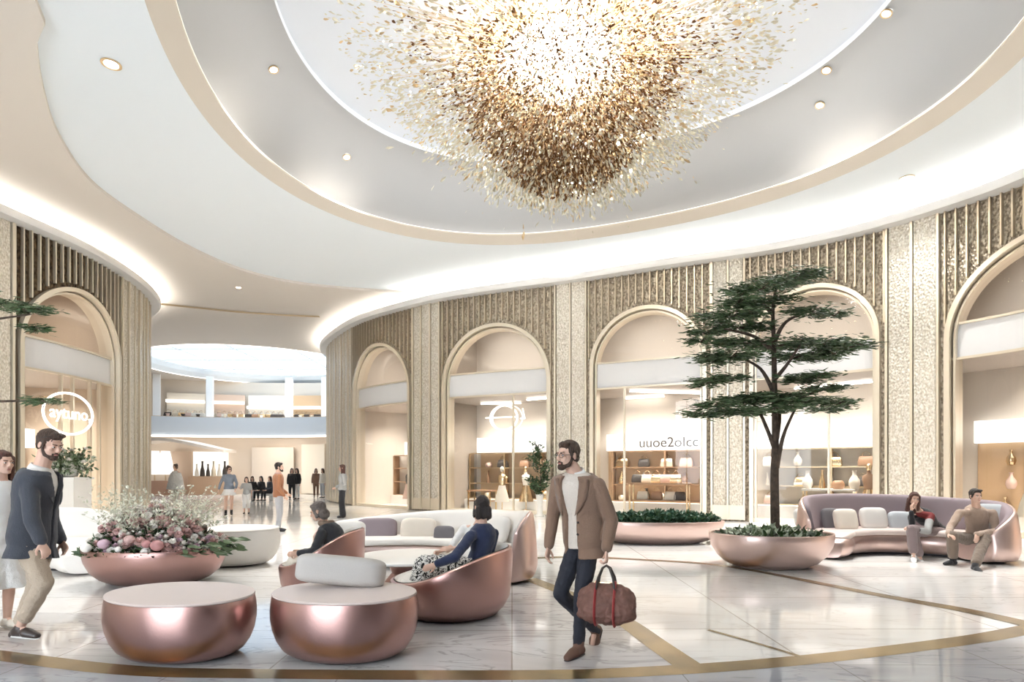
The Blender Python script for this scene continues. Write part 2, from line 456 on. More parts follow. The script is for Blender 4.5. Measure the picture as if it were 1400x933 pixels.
# ------------------------------------------------------------------ floor
def marble(name, c1, c2, vein, tile, rough=.07, scale=1.0, vamt=.5):
    m = bpy.data.materials.new(name); m.use_nodes = True; N = m.node_tree.nodes; L = m.node_tree.links; b = N['Principled BSDF']
    tc = N.new('ShaderNodeTexCoord'); mp = N.new('ShaderNodeMapping'); mp.inputs['Scale'].default_value = (scale*.35, scale*1.3, 1); mp.inputs['Rotation'].default_value = (0, 0, .25)
    L.new(tc.outputs['Object'], mp.inputs[0])
    n = N.new('ShaderNodeTexNoise'); n.inputs['Scale'].default_value = 1.2; n.inputs['Detail'].default_value = 7; n.inputs['Distortion'].default_value = .8; L.new(mp.outputs[0], n.inputs['Vector'])
    r = N.new('ShaderNodeValToRGB'); e = r.color_ramp.elements; e[0].position = .33; e[0].color = (*c2, 1); e[1].position = .62; e[1].color = (*c1, 1)
    L.new(n.outputs['Fac'], r.inputs[0])
    n2 = N.new('ShaderNodeTexNoise'); n2.inputs['Scale'].default_value = 2.3; n2.inputs['Detail'].default_value = 9; n2.inputs['Distortion'].default_value = 1.6; L.new(mp.outputs[0], n2.inputs['Vector'])
    r2 = N.new('ShaderNodeValToRGB'); e = r2.color_ramp.elements; e[0].position = .475; e[0].color = (0, 0, 0, 1); e[1].position = .5; e[1].color = (1, 1, 1, 1)
    e3 = r2.color_ramp.elements.new(.525); e3.color = (0, 0, 0, 1); L.new(n2.outputs['Fac'], r2.inputs[0])
    mx = N.new('ShaderNodeMix'); mx.data_type = 'RGBA'; L.new(r.outputs[0], mx.inputs['A']); mx.inputs['B'].default_value = (*vein, 1)
    mul = N.new('ShaderNodeMath'); mul.operation = 'MULTIPLY'; mul.inputs[1].default_value = vamt; L.new(r2.outputs[0], mul.inputs[0]); L.new(mul.outputs[0], mx.inputs['Factor'])
    br = N.new('ShaderNodeTexBrick'); br.inputs['Scale'].default_value = 1/tile; br.inputs['Mortar Size'].default_value = .004; br.offset = 0; br.inputs['Brick Width'].default_value = 1; br.inputs['Row Height'].default_value = .6
    br.inputs['Color1'].default_value = (1, 1, 1, 1); br.inputs['Color2'].default_value = (.93, .93, .93, 1); br.inputs['Mortar'].default_value = (.6, .56, .52, 1)
    L.new(tc.outputs['Object'], br.inputs['Vector'])
    m2 = N.new('ShaderNodeMix'); m2.data_type = 'RGBA'; m2.blend_type = 'MULTIPLY'; m2.inputs['Factor'].default_value = 1
    L.new(mx.outputs['Result'], m2.inputs['A']); L.new(br.outputs['Color'], m2.inputs['B']); L.new(m2.outputs['Result'], b.inputs['Base Color'])
    b.inputs['Roughness'].default_value = rough; b.inputs['Specular IOR Level'].default_value = .7
    MATS[name] = m
    return m
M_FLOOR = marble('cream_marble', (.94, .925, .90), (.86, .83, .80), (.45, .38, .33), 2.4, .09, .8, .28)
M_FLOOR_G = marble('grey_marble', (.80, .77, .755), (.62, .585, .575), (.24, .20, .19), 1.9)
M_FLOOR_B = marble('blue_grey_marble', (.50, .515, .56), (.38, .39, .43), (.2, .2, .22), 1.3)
mb = MB(); mb.add([(-45, -8, 0), (32, -8, 0), (32, 62, 0), (-45, 62, 0)], [(0, 1, 2, 3)])
tag(mb.build('floor', M_FLOOR, recalc=False, smooth=0), kind='structure')
def gl(pts): return catmull([g(x, y) for x, y in pts], .15)
outer = gl([(-260, 862), (0, 897), (173, 917), (350, 921), (700, 923), (900, 917), (1100, 903), (1300, 879), (1400, 862), (1560, 828)])
def zone(name, loop, z, m):
    mb = MB(); mb.poly([[(p.x, p.y) for p in loop]], z); o = mb.build(name, m, recalc=False, smooth=0); tag(o, kind='structure')
    for p in o.data.polygons:
        pass
    return o
def up(o):
    bm = bmesh.new(); bm.from_mesh(o.data)
    for f in bm.faces:
        if f.normal.z < 0: f.normal_flip()
    bm.to_mesh(o.data); bm.free()
# near blue-grey field
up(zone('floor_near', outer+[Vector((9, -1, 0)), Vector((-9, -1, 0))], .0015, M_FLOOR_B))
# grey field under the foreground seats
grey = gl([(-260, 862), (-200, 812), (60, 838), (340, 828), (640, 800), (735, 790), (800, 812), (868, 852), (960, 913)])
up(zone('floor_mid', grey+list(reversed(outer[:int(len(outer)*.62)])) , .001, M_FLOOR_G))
g2 = gl([(940, 916), (960, 880), (1000, 862), (1180, 845), (1400, 858), (1560, 826)])
def ribbon(name, pts, w0, w1, z=.003, m=None):
    C_ = gl(pts); A = []; B = []; n = len(C_)
    for i, p in enumerate(C_):
        d = (C_[min(i+1, n-1)]-C_[max(i-1, 0)]).normalized(); w = (w0+(w1-w0)*i/(n-1))/2; nn = Vector((-d.y, d.x, 0))*w
        A.append(Vector((p.x, p.y, z))+nn); B.append(Vector((p.x, p.y, z))-nn)
    mb = MB(); mb.strip(A, B); o = mb.build(name, m or M_INLAY, recalc=False); tag(o, kind='structure'); up(o); return o
M_INLAY = mat('brass_inlay', (.42, .31, .15), .2, .75, noise_amt=.45, noise_scale=2.5)
ribbon('trim_9', [(-260, 862), (0, 897), (173, 917), (350, 922), (700, 924), (900, 918), (1100, 903), (1300, 879), (1400, 862), (1560, 828)], .20, .22)
ribbon('trim_10', [(724, 792), (760, 806), (800, 822), (850, 848), (900, 883), (945, 914)], .22, .24, .0032)
ribbon('trim_11', [(1080, 790), (1150, 804), (1228, 819), (1314, 834), (1400, 853), (1500, 880)], .16, .28, .0034)
ribbon('trim_12', [(700, 765), (790, 762), (880, 766), (960, 771), (1020, 779), (1080, 790)], .20, .16, .0036)
ribbon('trim_13', [(968, 862), (1040, 882), (1105, 902)], .05, .05, .0038)

# added unseen dark wall behind the camera, tall openings shape daylight and copper reflections
mb = MB()
for x0, x1, z0, z1 in [(-45, -12.5, 0, 8.8), (-12.5, -3.5, 7.4, 8.8), (-3.5, 32, 0, 8.8), (-12.5, -3.5, 0, .15)]:
    mb.box(((x0+x1)/2, -6.3, (z0+z1)/2), (x1-x0, .3, z1-z0))
for x in (-10.2, -8, -5.8): mb.box((x, -6.3, 3.7), (.12, .2, 7.4))
tag(mb.build('wall_rear_added', mat('dark_added_wall', (.13, .10, .085), .5), smooth=0), kind='structure')
# ------------------------------------------------------------------ shop windows and interiors
M_SPAN = mat('spandrel_panel', (.80, .79, .785), .35)
M_SHOPW = mat('shop_wall', (.78, .71, .63), .6)
M_SHOPC = mat('shop_ceiling', (.58, .52, .47), .5)
M_NICHE = mat('niche_tan', (.62, .43, .26), .4)
M_NICHE2 = mat('niche_pale', (.86, .76, .62), .5)
M_OAK = mat('display_wood', (.42, .26, .15), .4, noise_amt=.3, noise_scale=6, stretch=(1, 8, 8))
M_DARK = mat('dark_goods', (.05, .04, .035), .5)
M_BRASSG = mat('polished_brass', (.78, .60, .38), .2, 1)
M_CREAMG = mat('cream_goods', (.86, .80, .70), .5)
M_BROWNG = mat('brown_leather', (.33, .19, .11), .45)
M_BLUSH = mat('blush_goods', (.70, .50, .42), .5)
M_SHOPWHITE = mat('display_white', (.88, .85, .80), .4)

def window(W, idx, s0, s1, mull=(), sill=.12):
    # frame: arch band plus jambs, following the opening
    root = MB(); h = (s1-s0)/2; c = (s0+s1)/2; path = []
    inset = .05
    path.append((s0+inset, 0.0)); path.append((s0+inset, Z_APEX-h))
    for k in range(1, 40):
        a = PI-PI*k/40; path.append((c+(h-inset)*math.cos(a), Z_APEX-h+(h-inset)*math.sin(a)))
    path.append((s1-inset, Z_APEX-h)); path.append((s1-inset, 0.0))
    def band(mb, w, o0, o1, off=0):
        n = len(path); rings = []
        for i, (q, z) in enumerate(path):
            a = path[max(i-1, 0)]; b = path[min(i+1, n-1)]; dx, dz = b[0]-a[0], b[1]-a[1]; L = math.hypot(dx, dz); nx, nz = -dz/L, dx/L
            r = []
            for (u, o) in ((-w/2, o0), (w/2, o0), (w/2, o1), (-w/2, o1)): r.append(W.p(q+nx*(u+off), z+nz*(u+off), o))
            rings.append(r)
        mb.loft(rings)
    band(root, .12, -.10, .15)
    fr = root.build('window_%d' % idx, M_GOLDW, smooth=30); tag(fr, kind='structure')
    ib = MB(); band(ib, .05, -.42, .0, -.12); tag(ib.build('inner_frame', M_GOLDW, fr, smooth=30), kind='structure')
    sp = MB(); W.box(sp, s0+.1, s1-.1, Z_SP0, Z_SP1, -.30, -.12, .3); tag(sp.build('spandrel', M_SPAN, fr, smooth=0), kind='structure')
    tr = MB()
    for z in (Z_SP0, Z_SP1): W.box(tr, s0+.1, s1-.1, z-.03, z+.03, -.14, -.06, .3)
    for f in mull:
        q = s0+(s1-s0)*f; W.box(tr, q-.03, q+.03, sill, Z_SP0, -.16, -.06, 1)
    W.box(tr, s0+.05, s1-.05, 0, sill, -.3, -.02, .3)
    tag(tr.build('transom', M_GOLDW, fr, smooth=0), kind='structure')
    gl_ = MB(); n = 40; A = []; B = []
    for k in range(n+1):
        q = c+(h-.12)*-math.cos(PI*k/n); hh = (arch_h(q, s0, s1) or Z_APEX-h)-.1; A.append(W.p(q, sill, -.2)); B.append(W.p(q, hh, -.2))
    gl_.strip(A, B); tag(gl_.build('glass', M_GLASS, fr, recalc=False), kind='structure')
    return fr

def shop(W, e0, e1, depth=3.0, wallm=None, idx=0, niche=None):
    wallm = wallm or M_SHOPW; mb = MB()
    W.box(mb, e0, e1, 0, 8.6, -depth-.2, -depth, .5)
    W.box(mb, e0-.08, e0+.08, 0, 8.6, -depth, -.46, 2); W.box(mb, e1-.08, e1+.08, 0, 8.6, -depth, -.46, 2)
    tag(mb.build('wall_shop', wallm, smooth=0), kind='structure')
    cl = MB(); W.box(cl, e0, e1, Z_SP0+.02, Z_SP1-.02, -depth, -.31, .5); W.box(cl, e0, e1, 8.0, 8.2, -depth, -.46, .5)
    tag(cl.build('ceiling', M_SHOPC, smooth=0), kind='structure')
    # lit bulkhead band on the back wall with the display niche below
    bb = MB(); W.box(bb, e0+.5, e1-.3, 2.35, 2.98, -depth, -depth+.35, .5); tag(bb.build('trim_lit_band', M_PANEL, smooth=0), kind='structure')
    nb = MB(); W.box(nb, e0+.5, e1-.3, .35, 2.35, -depth+.01, -depth+.06, .5); tag(nb.build('wall_niche', niche or M_NICHE, smooth=0), kind='structure')
    pf = MB(); W.box(pf, e0+.3, e1-.2, 0, .4, -depth+.05, -depth+1.0, .5); tag(pf.build('trim_plinth', M_SHOPWHITE, smooth=0), kind='structure')
    c = (e0+e1)/2
    rz_ = W.rot(c); p = W.p(c, 4.38, -1.7); light('shop_light', 'AREA', p, 190, (1, .93, .84), 3.8, (0, 0, rz_), spread=1.9, size_y=1.6)
    p = W.p(c, 7.95, -1.7); light('shop_light', 'AREA', p, 60, (1, .95, .88), 3.8, (0, 0, rz_), spread=1.9, size_y=1.6)

def lines(W, segs, name='line_light', zdef=None):
    for i, (q0, o0, q1, o1, z, lab) in enumerate(segs):
        mb = MB(); a = W.p(q0, z, o0); b = W.p(q1, z, o1); d = (b-a).normalized(); n = Vector((-d.y, d.x, 0))*.05
        mb.loft([[a+n, a-n, a-n-Vector((0, 0, .05)), a+n-Vector((0, 0, .05))], [b+n, b-n, b-n-Vector((0, 0, .05)), b+n-Vector((0, 0, .05))]])
        o = mb.build('linear_light', M_LINE, smooth=0); tag(o, lab, 'ceiling light', 'linear lights inside the shops')

for i, (a, b) in enumerate(r_bays): window(RW, i+1, a, b, {1: (.66,), 2: (.30,), 3: (.62,)}.get(i, ()))
for i, (a, b) in enumerate(l_bays): window(LW, i+7, a, b, (.36, .47, .66, .78))
re = [r_bays[0][0]-.9]+[(r_bays[i][1]+r_bays[i+1][0])/2 for i in range(5)]+[r_bays[5][1]+.8]
for i in range(6): shop(RW, re[i], re[i+1], 3.0, idx=i, niche=[M_NICHE2, M_NICHE, M_NICHE, M_NICHE2, M_NICHE, M_NICHE][i])
le = [l_bays[0][0]-.6, (l_bays[0][1]+l_bays[1][0])/2, l_bays[1][1]+1.2]
for i in range(2): shop(LW, le[i], le[i+1], 3.2, wallm=mat('shop_wall_taupe', (.70, .58, .46), .5), idx=i, niche=M_SHOPW)
def fr(i, t): return r_bays[i][0]+(r_bays[i][1]-r_bays[i][0])*t
lines(RW, [  # glowing lines in the arch tops are added to imitate wavy reflections
    (fr(0, .25), -2.5, fr(0, .95), -1.0, 7.9, 'added slanting reflection line in the arch top of the narrow leftmost shop of the right wall'),
    (fr(0, .5), -2.0, fr(0, 1.0), -2.4, 4.38, 'light line over the floor display of the narrow leftmost shop of the right wall'),
    (fr(1, .1), -1.0, fr(1, .6), -2.6, 7.9, 'added diagonal reflection line in the arch top of the shop with the ring sign'),
    (fr(1, .65), -1.6, fr(1, .98), -1.2, 4.38, 'short light line right of the ring sign'),
    (fr(1, .1), -2.0, fr(1, .5), -2.5, 4.38, 'light line left of the ring sign'),
    (fr(2, .35), -1.0, fr(2, .55), -2.3, 7.9, 'added short bent reflection line in the arch top of the shop behind the hedge planter'),
    (fr(2, .55), -2.3, fr(2, 1.0), -2.5, 7.9, 'added long reflection line in the arch top of the shop behind the hedge planter'),
    (fr(2, .3), -.8, fr(2, .95), -2.6, 4.38, 'diagonal light line over the display table behind the hedge planter'),
    (fr(2, .1), -2.7, fr(2, .5), -2.7, 4.38, 'rear light line over the display table behind the hedge planter'),
    (fr(3, .3), -2.6, fr(3, 1.0), -2.4, 4.38, 'light line in the shop behind the tree'),
    (fr(4, .25), -2.4, fr(4, .7), -1.4, 7.9, 'added curving reflection line in the arch top of the shop at the right edge')])
lines(LW, [(l_bays[1][0]+.4, -3, l_bays[1][0]+2.2, -2.6, 7.9, 'added reflection line in the arch top of the left wall shop'),  # this arch top line too is added as a reflection
           (l_bays[1][0]+.3, -2.5, l_bays[1][0]+1.6, -1.6, 4.38, 'light line under the pale band of the left wall shop')])

# ---- shop goods
def wloc(W, q, z, o): return W.p(q, z, o), W.rot(q)
def handbag(loc, rz, s, m, label, grp):
    root = empty('handbag', loc, rz, label, 'handbag', grp)
    b = MB(); rings = []
    for t, w, d in ((0, .15, .065), (.02, .17, .075), (.12, .165, .06), (.22, .14, .03), (.235, .12, .015)):
        rings.append([Vector((w*s*x, d*s*y, t*s)) for x, y in ((-1, -.6), (-.9, -1), (.9, -1), (1, -.6), (1, .6), (.9, 1), (-.9, 1), (-1, .6))])
    b.loft(rings); b.build('body', m, root)
    h = MB(); h.tube([(-.08*s, 0, .22*s), (-.07*s, 0, .30*s), (0, 0, .345*s), (.07*s, 0, .30*s), (.08*s, 0, .22*s)], .008*s, 6); h.build('handle', M_BRASSG, root)
    f = MB(); f.box((0, -.07*s, .17*s), (.22*s, .012*s, .09*s)); f.build('flap', m, root)
    return root
def vase(loc, s, m, label, grp, k=0, cat='vase'):
    prof = [[(.03, 0), (.07, .01), (.10, .10), (.09, .18), (.035, .27), (.03, .33), (.045, .36), (.035, .36)],
            [(.05, 0), (.06, .01), (.05, .15), (.03, .22), (.02, .30), (.025, .38), (.015, .38)],
            [(.08, 0), (.11, .03), (.12, .09), (.09, .15), (.07, .165), (.06, .16)]][k % 3]
    b = MB(); b.lathe([(r*s, z*s) for r, z in prof], n=16); o = b.build('vase', m); o.location = loc
    return tag(o, label, cat, grp)
def bust(loc, rz, s, m, m2, label, grp, headm=None):
    root = empty('mannequin_bust', loc, rz, label, 'mannequin', grp)
    b = MB(); rings = []
    for z, w, d in ((.75, .13, .09), (.85, .15, .10), (1.0, .12, .085), (1.15, .155, .11), (1.30, .18, .105), (1.40, .16, .08), (1.45, .06, .055), (1.53, .05, .05)):
        rings.append([Vector((w*s*math.cos(2*PI*j/14), d*s*math.sin(2*PI*j/14), z*s)) for j in range(14)])
    b.loft(rings); b.build('torso', m, root)
    p = MB(); p.lathe([(.16*s, 0), (.15*s, .02*s), (.02*s, .04*s), (.02*s, .76*s)], n=14); p.build('stand', M_BRASSG, root)
    h = MB(); h.ell((0, 0, 1.64*s), (.075*s, .09*s, .115*s), n=12, m=8); h.build('head', headm or m2, root)
    d = MB(); rings = []
    for z, w in ((.35, .30), (.6, .25), (.85, .17), (1.0, .135)):
        rings.append([Vector(((w+.015*math.cos(j*3))*s*math.cos(2*PI*j/20), w*.8*s*math.sin(2*PI*j/20), z*s)) for j in range(20)])
    d.loft(rings); d.build('skirt', m2, root)
    return root
def display_table(loc, rz, w, d, h, m, label, grp=None):
    root = empty('display_table', loc, rz, label, 'table', grp)
    t = MB(); t.box((0, 0, h-.03), (w, d, .06)); t.build('tabletop', m, root, smooth=0)
    t = MB(); t.box((0, 0, h*.45), (w*.92, d*.9, .04)); t.build('shelf', m, root, smooth=0)
    for sx in (-1, 1):
        for sy in (-1, 1):
            l = MB(); l.box((sx*(w/2-.05), sy*(d/2-.05), (h-.06)/2), (.05, .05, h-.06)); l.build('leg', M_BRASSG, root, smooth=0)
    return root
def shelving(W, q, o, n, zs, w, label, m=None):
    loc, rz = wloc(W, q, 0, o); root = empty('shelf_unit', loc, rz, label, 'shelving')
    for k in range(n+1):
        b = MB(); b.box((-w/2+w*k/n, 0, (zs[-1]+zs[0])/2), (.06, .35, zs[-1]-zs[0])); b.build('upright', m or M_GOLD, root, smooth=0)
    for z in zs:
        b = MB(); b.box((0, 0, z), (w-.06, .34, .04)); b.build('shelf', m or M_OAK, root, smooth=0)
    return root
goods_m = [M_BRASSG, M_CREAMG, M_BROWNG, M_BLUSH, M_DARK, M_GOLDW]
gname = ['brass', 'cream', 'brown', 'blush', 'black', 'champagne']
where = ['narrow leftmost right-wall shop', 'shop with ring sign', 'shop behind hedge planter', 'shop behind the tree', 'shop at right edge']
rnd = random.Random(3)
for bi in range(5):
    dep = -3.0
    q0, q1 = re[bi]+.7, re[bi+1]-.5; w = q1-q0
    zs = [.42, 1.05, 1.7, 2.32]
    shelving(RW, (q0+q1)/2, dep+.27, max(2, int(w/1.4)), zs, w, 'tall display shelving against the back of '+where[bi], M_GOLD if bi % 2 else M_OAK)
    ordn = ['first', 'second', 'third', 'fourth', 'fifth', 'sixth', 'seventh', 'eighth', 'ninth', 'tenth']
    for zi, z in enumerate(zs[:3]):
        n = 5
        for k in range(n):
            q = q0+w*(k+.5)/n+rnd.uniform(-.08, .08); loc, rz = wloc(RW, q, z+.02, dep+.28); mi = rnd.randrange(6); t = rnd.random()
            # stay clear of the uprights
            lv = ['lowest', 'middle', 'upper'][zi]
            if t < .5: handbag(loc, rz+PI, 1.2+.3*rnd.random(), goods_m[mi], gname[mi]+' handbag, '+ordn[k]+' item on the '+lv+' shelf, '+where[bi], 'handbags on the shop shelves')
            else: vase(loc, 1.1+.3*rnd.random(), goods_m[mi], gname[mi]+' vase, '+ordn[k]+' item on the '+lv+' shelf, '+where[bi], 'vases on the shop shelves', rnd.randrange(3))
# dark fabric stand and table inside the leftmost right shop
def place(W, q, o, z=0): return wloc(W, q, z, o)
l, r = place(RW, fr(0, .75), -2.2); display_table(l, r, 1.3, .6, .9, M_OAK, 'dark wooden display table in the narrow leftmost shop of the right wall')
l, r = place(RW, fr(0, .6), -1.3); bust(l, r, 1.0, M_DARK, M_BLUSH, 'dark clothed mannequin with a blush skirt in the narrow leftmost shop of the right wall', 'mannequins')
l, r = place(RW, fr(1, .42), -1.4); bust(l, r, 1.0, M_BRASSG, M_CREAMG, 'brass mannequin in a cream skirt under the ring sign', 'mannequins')
l, r = place(RW, fr(1, .60), -2.0); bust(l, r, 1.0, M_CREAMG, M_BRASSG, 'cream mannequin in a brass skirt right of the one under the ring sign', 'mannequins')
l, r = place(RW, fr(1, .18), -1.6); display_table(l, r, 1.1, .6, .8, M_BROWNG, 'brown display table under the ring sign')
l, r = place(RW, fr(2, .52), -1.6); display_table(l, r, 2.1, .6, 1.15, M_OAK, 'two tier wooden display table behind the hedge planter')
for k, (dx, z, mi) in enumerate([(-.8, 1.15, 4), (-.45, 1.15, 1), (-.1, 1.15, 0), (.25, 1.15, 3), (.6, 1.15, 0), (-.6, .545, 1), (-.1, .545, 2), (.4, .545, 1), (.75, .545, 4)]):
    l, r = place(RW, fr(2, .52)+dx, -1.6, z+.002)
    handbag(l, r+PI, 1.25, goods_m[mi], gname[mi]+' handbag, '+['first', 'second', 'third', 'fourth', 'fifth', 'first', 'second', 'third', 'fourth'][k]+' from left, '+('top' if z > 1 else 'lower shelf')+' of two tier table', 'handbags on the two tier display table')
l, r = place(RW, fr(3, .56), -1.7); display_table(l, r, 1.5, .7, 1.0, M_SHOPWHITE, 'white display table behind the long right sofa')
for k in range(4):
    l, r = place(RW, fr(3, .56)-.52+.36*k, -1.7, 1.002); vase(l, 1.6, [M_CREAMG, M_BRASSG, M_BROWNG, M_CREAMG][k], ['cream', 'brass', 'brown', 'second cream'][k]+' vase on the white display table behind the long right sofa', 'vases on the white display table', k)
l, r = place(RW, fr(3, .84), -1.3); bust(l, r, 1.02, M_BROWNG, M_BRASSG, 'brown mannequin in a gathered brass skirt behind the long right sofa', 'mannequins')
l, r = place(RW, fr(3, .95), -2.0); bust(l, r, 1.02, M_CREAMG, M_BROWNG, 'cream mannequin in a brown skirt next to the brass skirted one', 'mannequins')
l, r = place(RW, fr(4, .30), -1.1); bust(l, r, 1.25, M_BRASSG, M_CREAMG, 'tall golden torso sculpture with a white drape behind the seated man', 'mannequins')
l, r = place(RW, fr(4, .56), -1.4); bust(l, r, 1.1, M_DARK, M_BLUSH, 'black and blush mannequin at the right edge', 'mannequins')

# white chandelier in the right edge shop
p = RW.p(fr(4, .52), 4.40, -1.6); root = empty('shop_chandelier', p, 0, 'white coral shaped chandelier in the shop at the right edge', 'chandelier')
m = MB(); m.cap((0, 0, 0), (0, 0, -.5), .02); m.build('rod', M_GOLD, root)
m = MB(); rr = random.Random(5)
for k in range(40):
    a = rr.uniform(0, 2*PI); t = rr.uniform(.1, 1); e = Vector((math.cos(a)*t*.5, math.sin(a)*t*.5, -.5+rr.uniform(.0, .45)*(1-t*.3)))
    m.cap((0, 0, -.55), e, .012, .02, n=6); m.ell(e, (.04, .04, .07), n=6, m=5)
m.build('branches', glow('white_coral', (1, .98, .95), 1.6), root)

# ---- signs
def text_mesh(body, size, ext=.01):
    c = bpy.data.curves.new('t', 'FONT'); c.body = body; c.size = size; c.extrude = ext; c.align_x = 'CENTER'; c.align_y = 'CENTER'
    o = bpy.data.objects.new('t', c); COL.objects.link(o); dg = bpy.context.evaluated_depsgraph_get()
    me = bpy.data.meshes.new_from_object(o.evaluated_get(dg)); bpy.data.objects.remove(o); bpy.data.curves.remove(c)
    return me
M_SIGN = glow('neon_sign', (1, .95, .86), 2.2)
def wall_sign(W, q, z, o, rings, text=None, tsize=.3, label='', bars=()):
    loc, rz = wloc(W, q, z, o); root = empty('ring_sign' if rings else 'lettering', loc, rz, label, 'sign')
    for (cx, cz_, a, b, r) in rings:
        m = MB(); m.tube([(cx+a*math.cos(2*PI*k/48), 0, cz_+b*math.sin(2*PI*k/48)) for k in range(48)], r, 6, closed=True, up=(0, 1, 0)); m.build('ring', M_SIGN, root)
    for (x0, z0, x1, z1) in bars:
        m = MB(); m.cap((x0, 0, z0), (x1, 0, z1), .025, n=6); m.build('bar', M_SIGN, root)
    if text:
        me = text_mesh(text, tsize); me.materials.clear(); me.materials.append(M_SIGN); t = bpy.data.objects.new('letters', me); COL.objects.link(t); t.parent = root; t.rotation_euler = (PI/2, 0, 0); t.location = (0.05, -.02, 0)
        if W is LW: pass
    return root
sg = wall_sign(LW, Lf(89), EYE+(HOR-566)/F*LW.p(Lf(89)).y, .12, [(0, 0, .88, .60, .035)], 'aytuno,', .50, 'glowing ring sign with letters on the left wall shop')
for k in (-.6, .6):
    m = MB(); m.cap((k, -.0, .42), (k, .3, .42), .01, n=6); m.build('bracket', M_GOLD, sg)
wall_sign(RW, R(681), EYE+(HOR-570)/F*RW.p(R(681)).y, -.5, [(0, 0, .56, .46, .035), (.15, -.02, .62, .5, .018)], None, 0, 'glowing double ring sign in the second shop window of the right wall', [(-.75, .02, .55, .02), (.78, .30, .86, -.05), (.86, -.05, .70, -.05)])
# dark lettering on the lit band
loc, rz = wloc(RW, fr(2, .56), 2.62, -3.0+.37); me = text_mesh('uuoe2oIccı', .52, .01); me.materials.clear(); me.materials.append(M_DARK)
t = bpy.data.objects.new('wall_lettering', me); COL.objects.link(t); t.location = loc; t.rotation_euler = (PI/2, 0, rz+PI if False else rz); tag(t, 'dark letters on the lit band of the shop behind the hedge planter', 'sign')

# ------------------------------------------------------------------ far atrium
mb = MB(); n = 90
lo = [(x, y, ZS) for x, y in at_loop]; hi = [(ATR[0]+(x-ATR[0])*.94, ATR[1]+(y-ATR[1])*.94, 8.95) for x, y in at_loop]; hi2 = [(ATR[0]+(x-ATR[0])*.9, ATR[1]+(y-ATR[1])*.9, 9.25) for x, y in at_loop]
mb.strip(lo, hi, True); mb.strip(hi, hi2, True); tag(mb.build('wall_skylight', M_COOL, recalc=False), kind='structure')
M_FROST = bpy.data.materials.new('frosted_skylight'); M_FROST.use_nodes = True; _N = M_FROST.node_tree.nodes; _N.remove(_N['Principled BSDF']); _t = _N.new('ShaderNodeBsdfTranslucent'); _t.inputs[0].default_value = (.16, .19, .22, 1)
M_FROST.node_tree.links.new(_t.outputs[0], _N['Material Output'].inputs[0])
mb = MB(); mb.add(hi2, [tuple(range(n))]); sk = mb.build('window_9', M_FROST, recalc=False); tag(sk, kind='structure')
mb = MB()
for k in range(-1, 2):
    x = k*3.6; h = math.sqrt(max(6.8**2-x*x, .1)); mb.box((ATR[0]+x, ATR[1], 9.2), (.05, 2*h, .05)); mb.box((ATR[0], ATR[1]+x, 9.2), (2*h, .05, .05))
tag(mb.build('glazing_bars', M_WHITE, sk, smooth=0), kind='structure')
mb = MB(); mb.strip([(ATR[0]+(x-ATR[0])*.997, ATR[1]+(y-ATR[1])*.997, ZS-.02) for x, y in at_loop[:]], [(ATR[0]+(x-ATR[0])*.997, ATR[1]+(y-ATR[1])*.997, ZS+.09) for x, y in at_loop], True)
tag(mb.build('trim_14', glow('atrium_cove', (1, .97, .92), 2.2), recalc=False), kind='structure')
def arc(R0, a0, a1, n=40, c=(-17.5, 24.0)): return [(c[0]+R0*math.sin(a0+(a1-a0)*k/n), c[1]+R0*math.cos(a0+(a1-a0)*k/n)) for k in range(n+1)]
# mezzanine: slab with a pale fascia
def arcbox(R0, R1, z0, z1, name, m, a=(-.95, .75), kind='structure'):
    mb = MB(); A = arc(R0, *a); B = arc(R1, *a)
    mb.loft([[(p[0], p[1], z0), (q[0], q[1], z0), (q[0], q[1], z1), (p[0], p[1], z1)] for p, q in zip(A, B)])
    return tag(mb.build(name, m, smooth=30), kind=kind)
arcbox(16.0, 24.5, 3.95, 4.6, 'floor_mezzanine', M_BEIGE)
arcbox(15.85, 16.0, 3.98, 5.22, 'wall_parapet', mat('parapet_panel', (.62, .66, .70), .5))
arcbox(15.75, 15.85, 3.86, 3.96, 'trim_15', glow('mezz_line', (1, .97, .92), 2.6))
arcbox(16.6, 16.8, 0, 3.95, 'wall_ground', mat('ground_shop_wall', (.76, .64, .52), .6))
arcbox(23.0, 23.2, 4.6, 8.66, 'wall_upper', mat('upper_shop_wall', (.80, .70, .58), .6))
arcbox(16.0, 16.04, 5.22, 5.26, 'trim_16', M_GOLD)
def apos(R0, px):
    k = (px-700)/F
    best = min(arc(R0, -.95, .75, 600), key=lambda p: abs(p[0]-k*p[1])); ang = math.atan2(best[0]+17.5, best[1]-24.0)
    return Vector((best[0], best[1], 0)), -ang
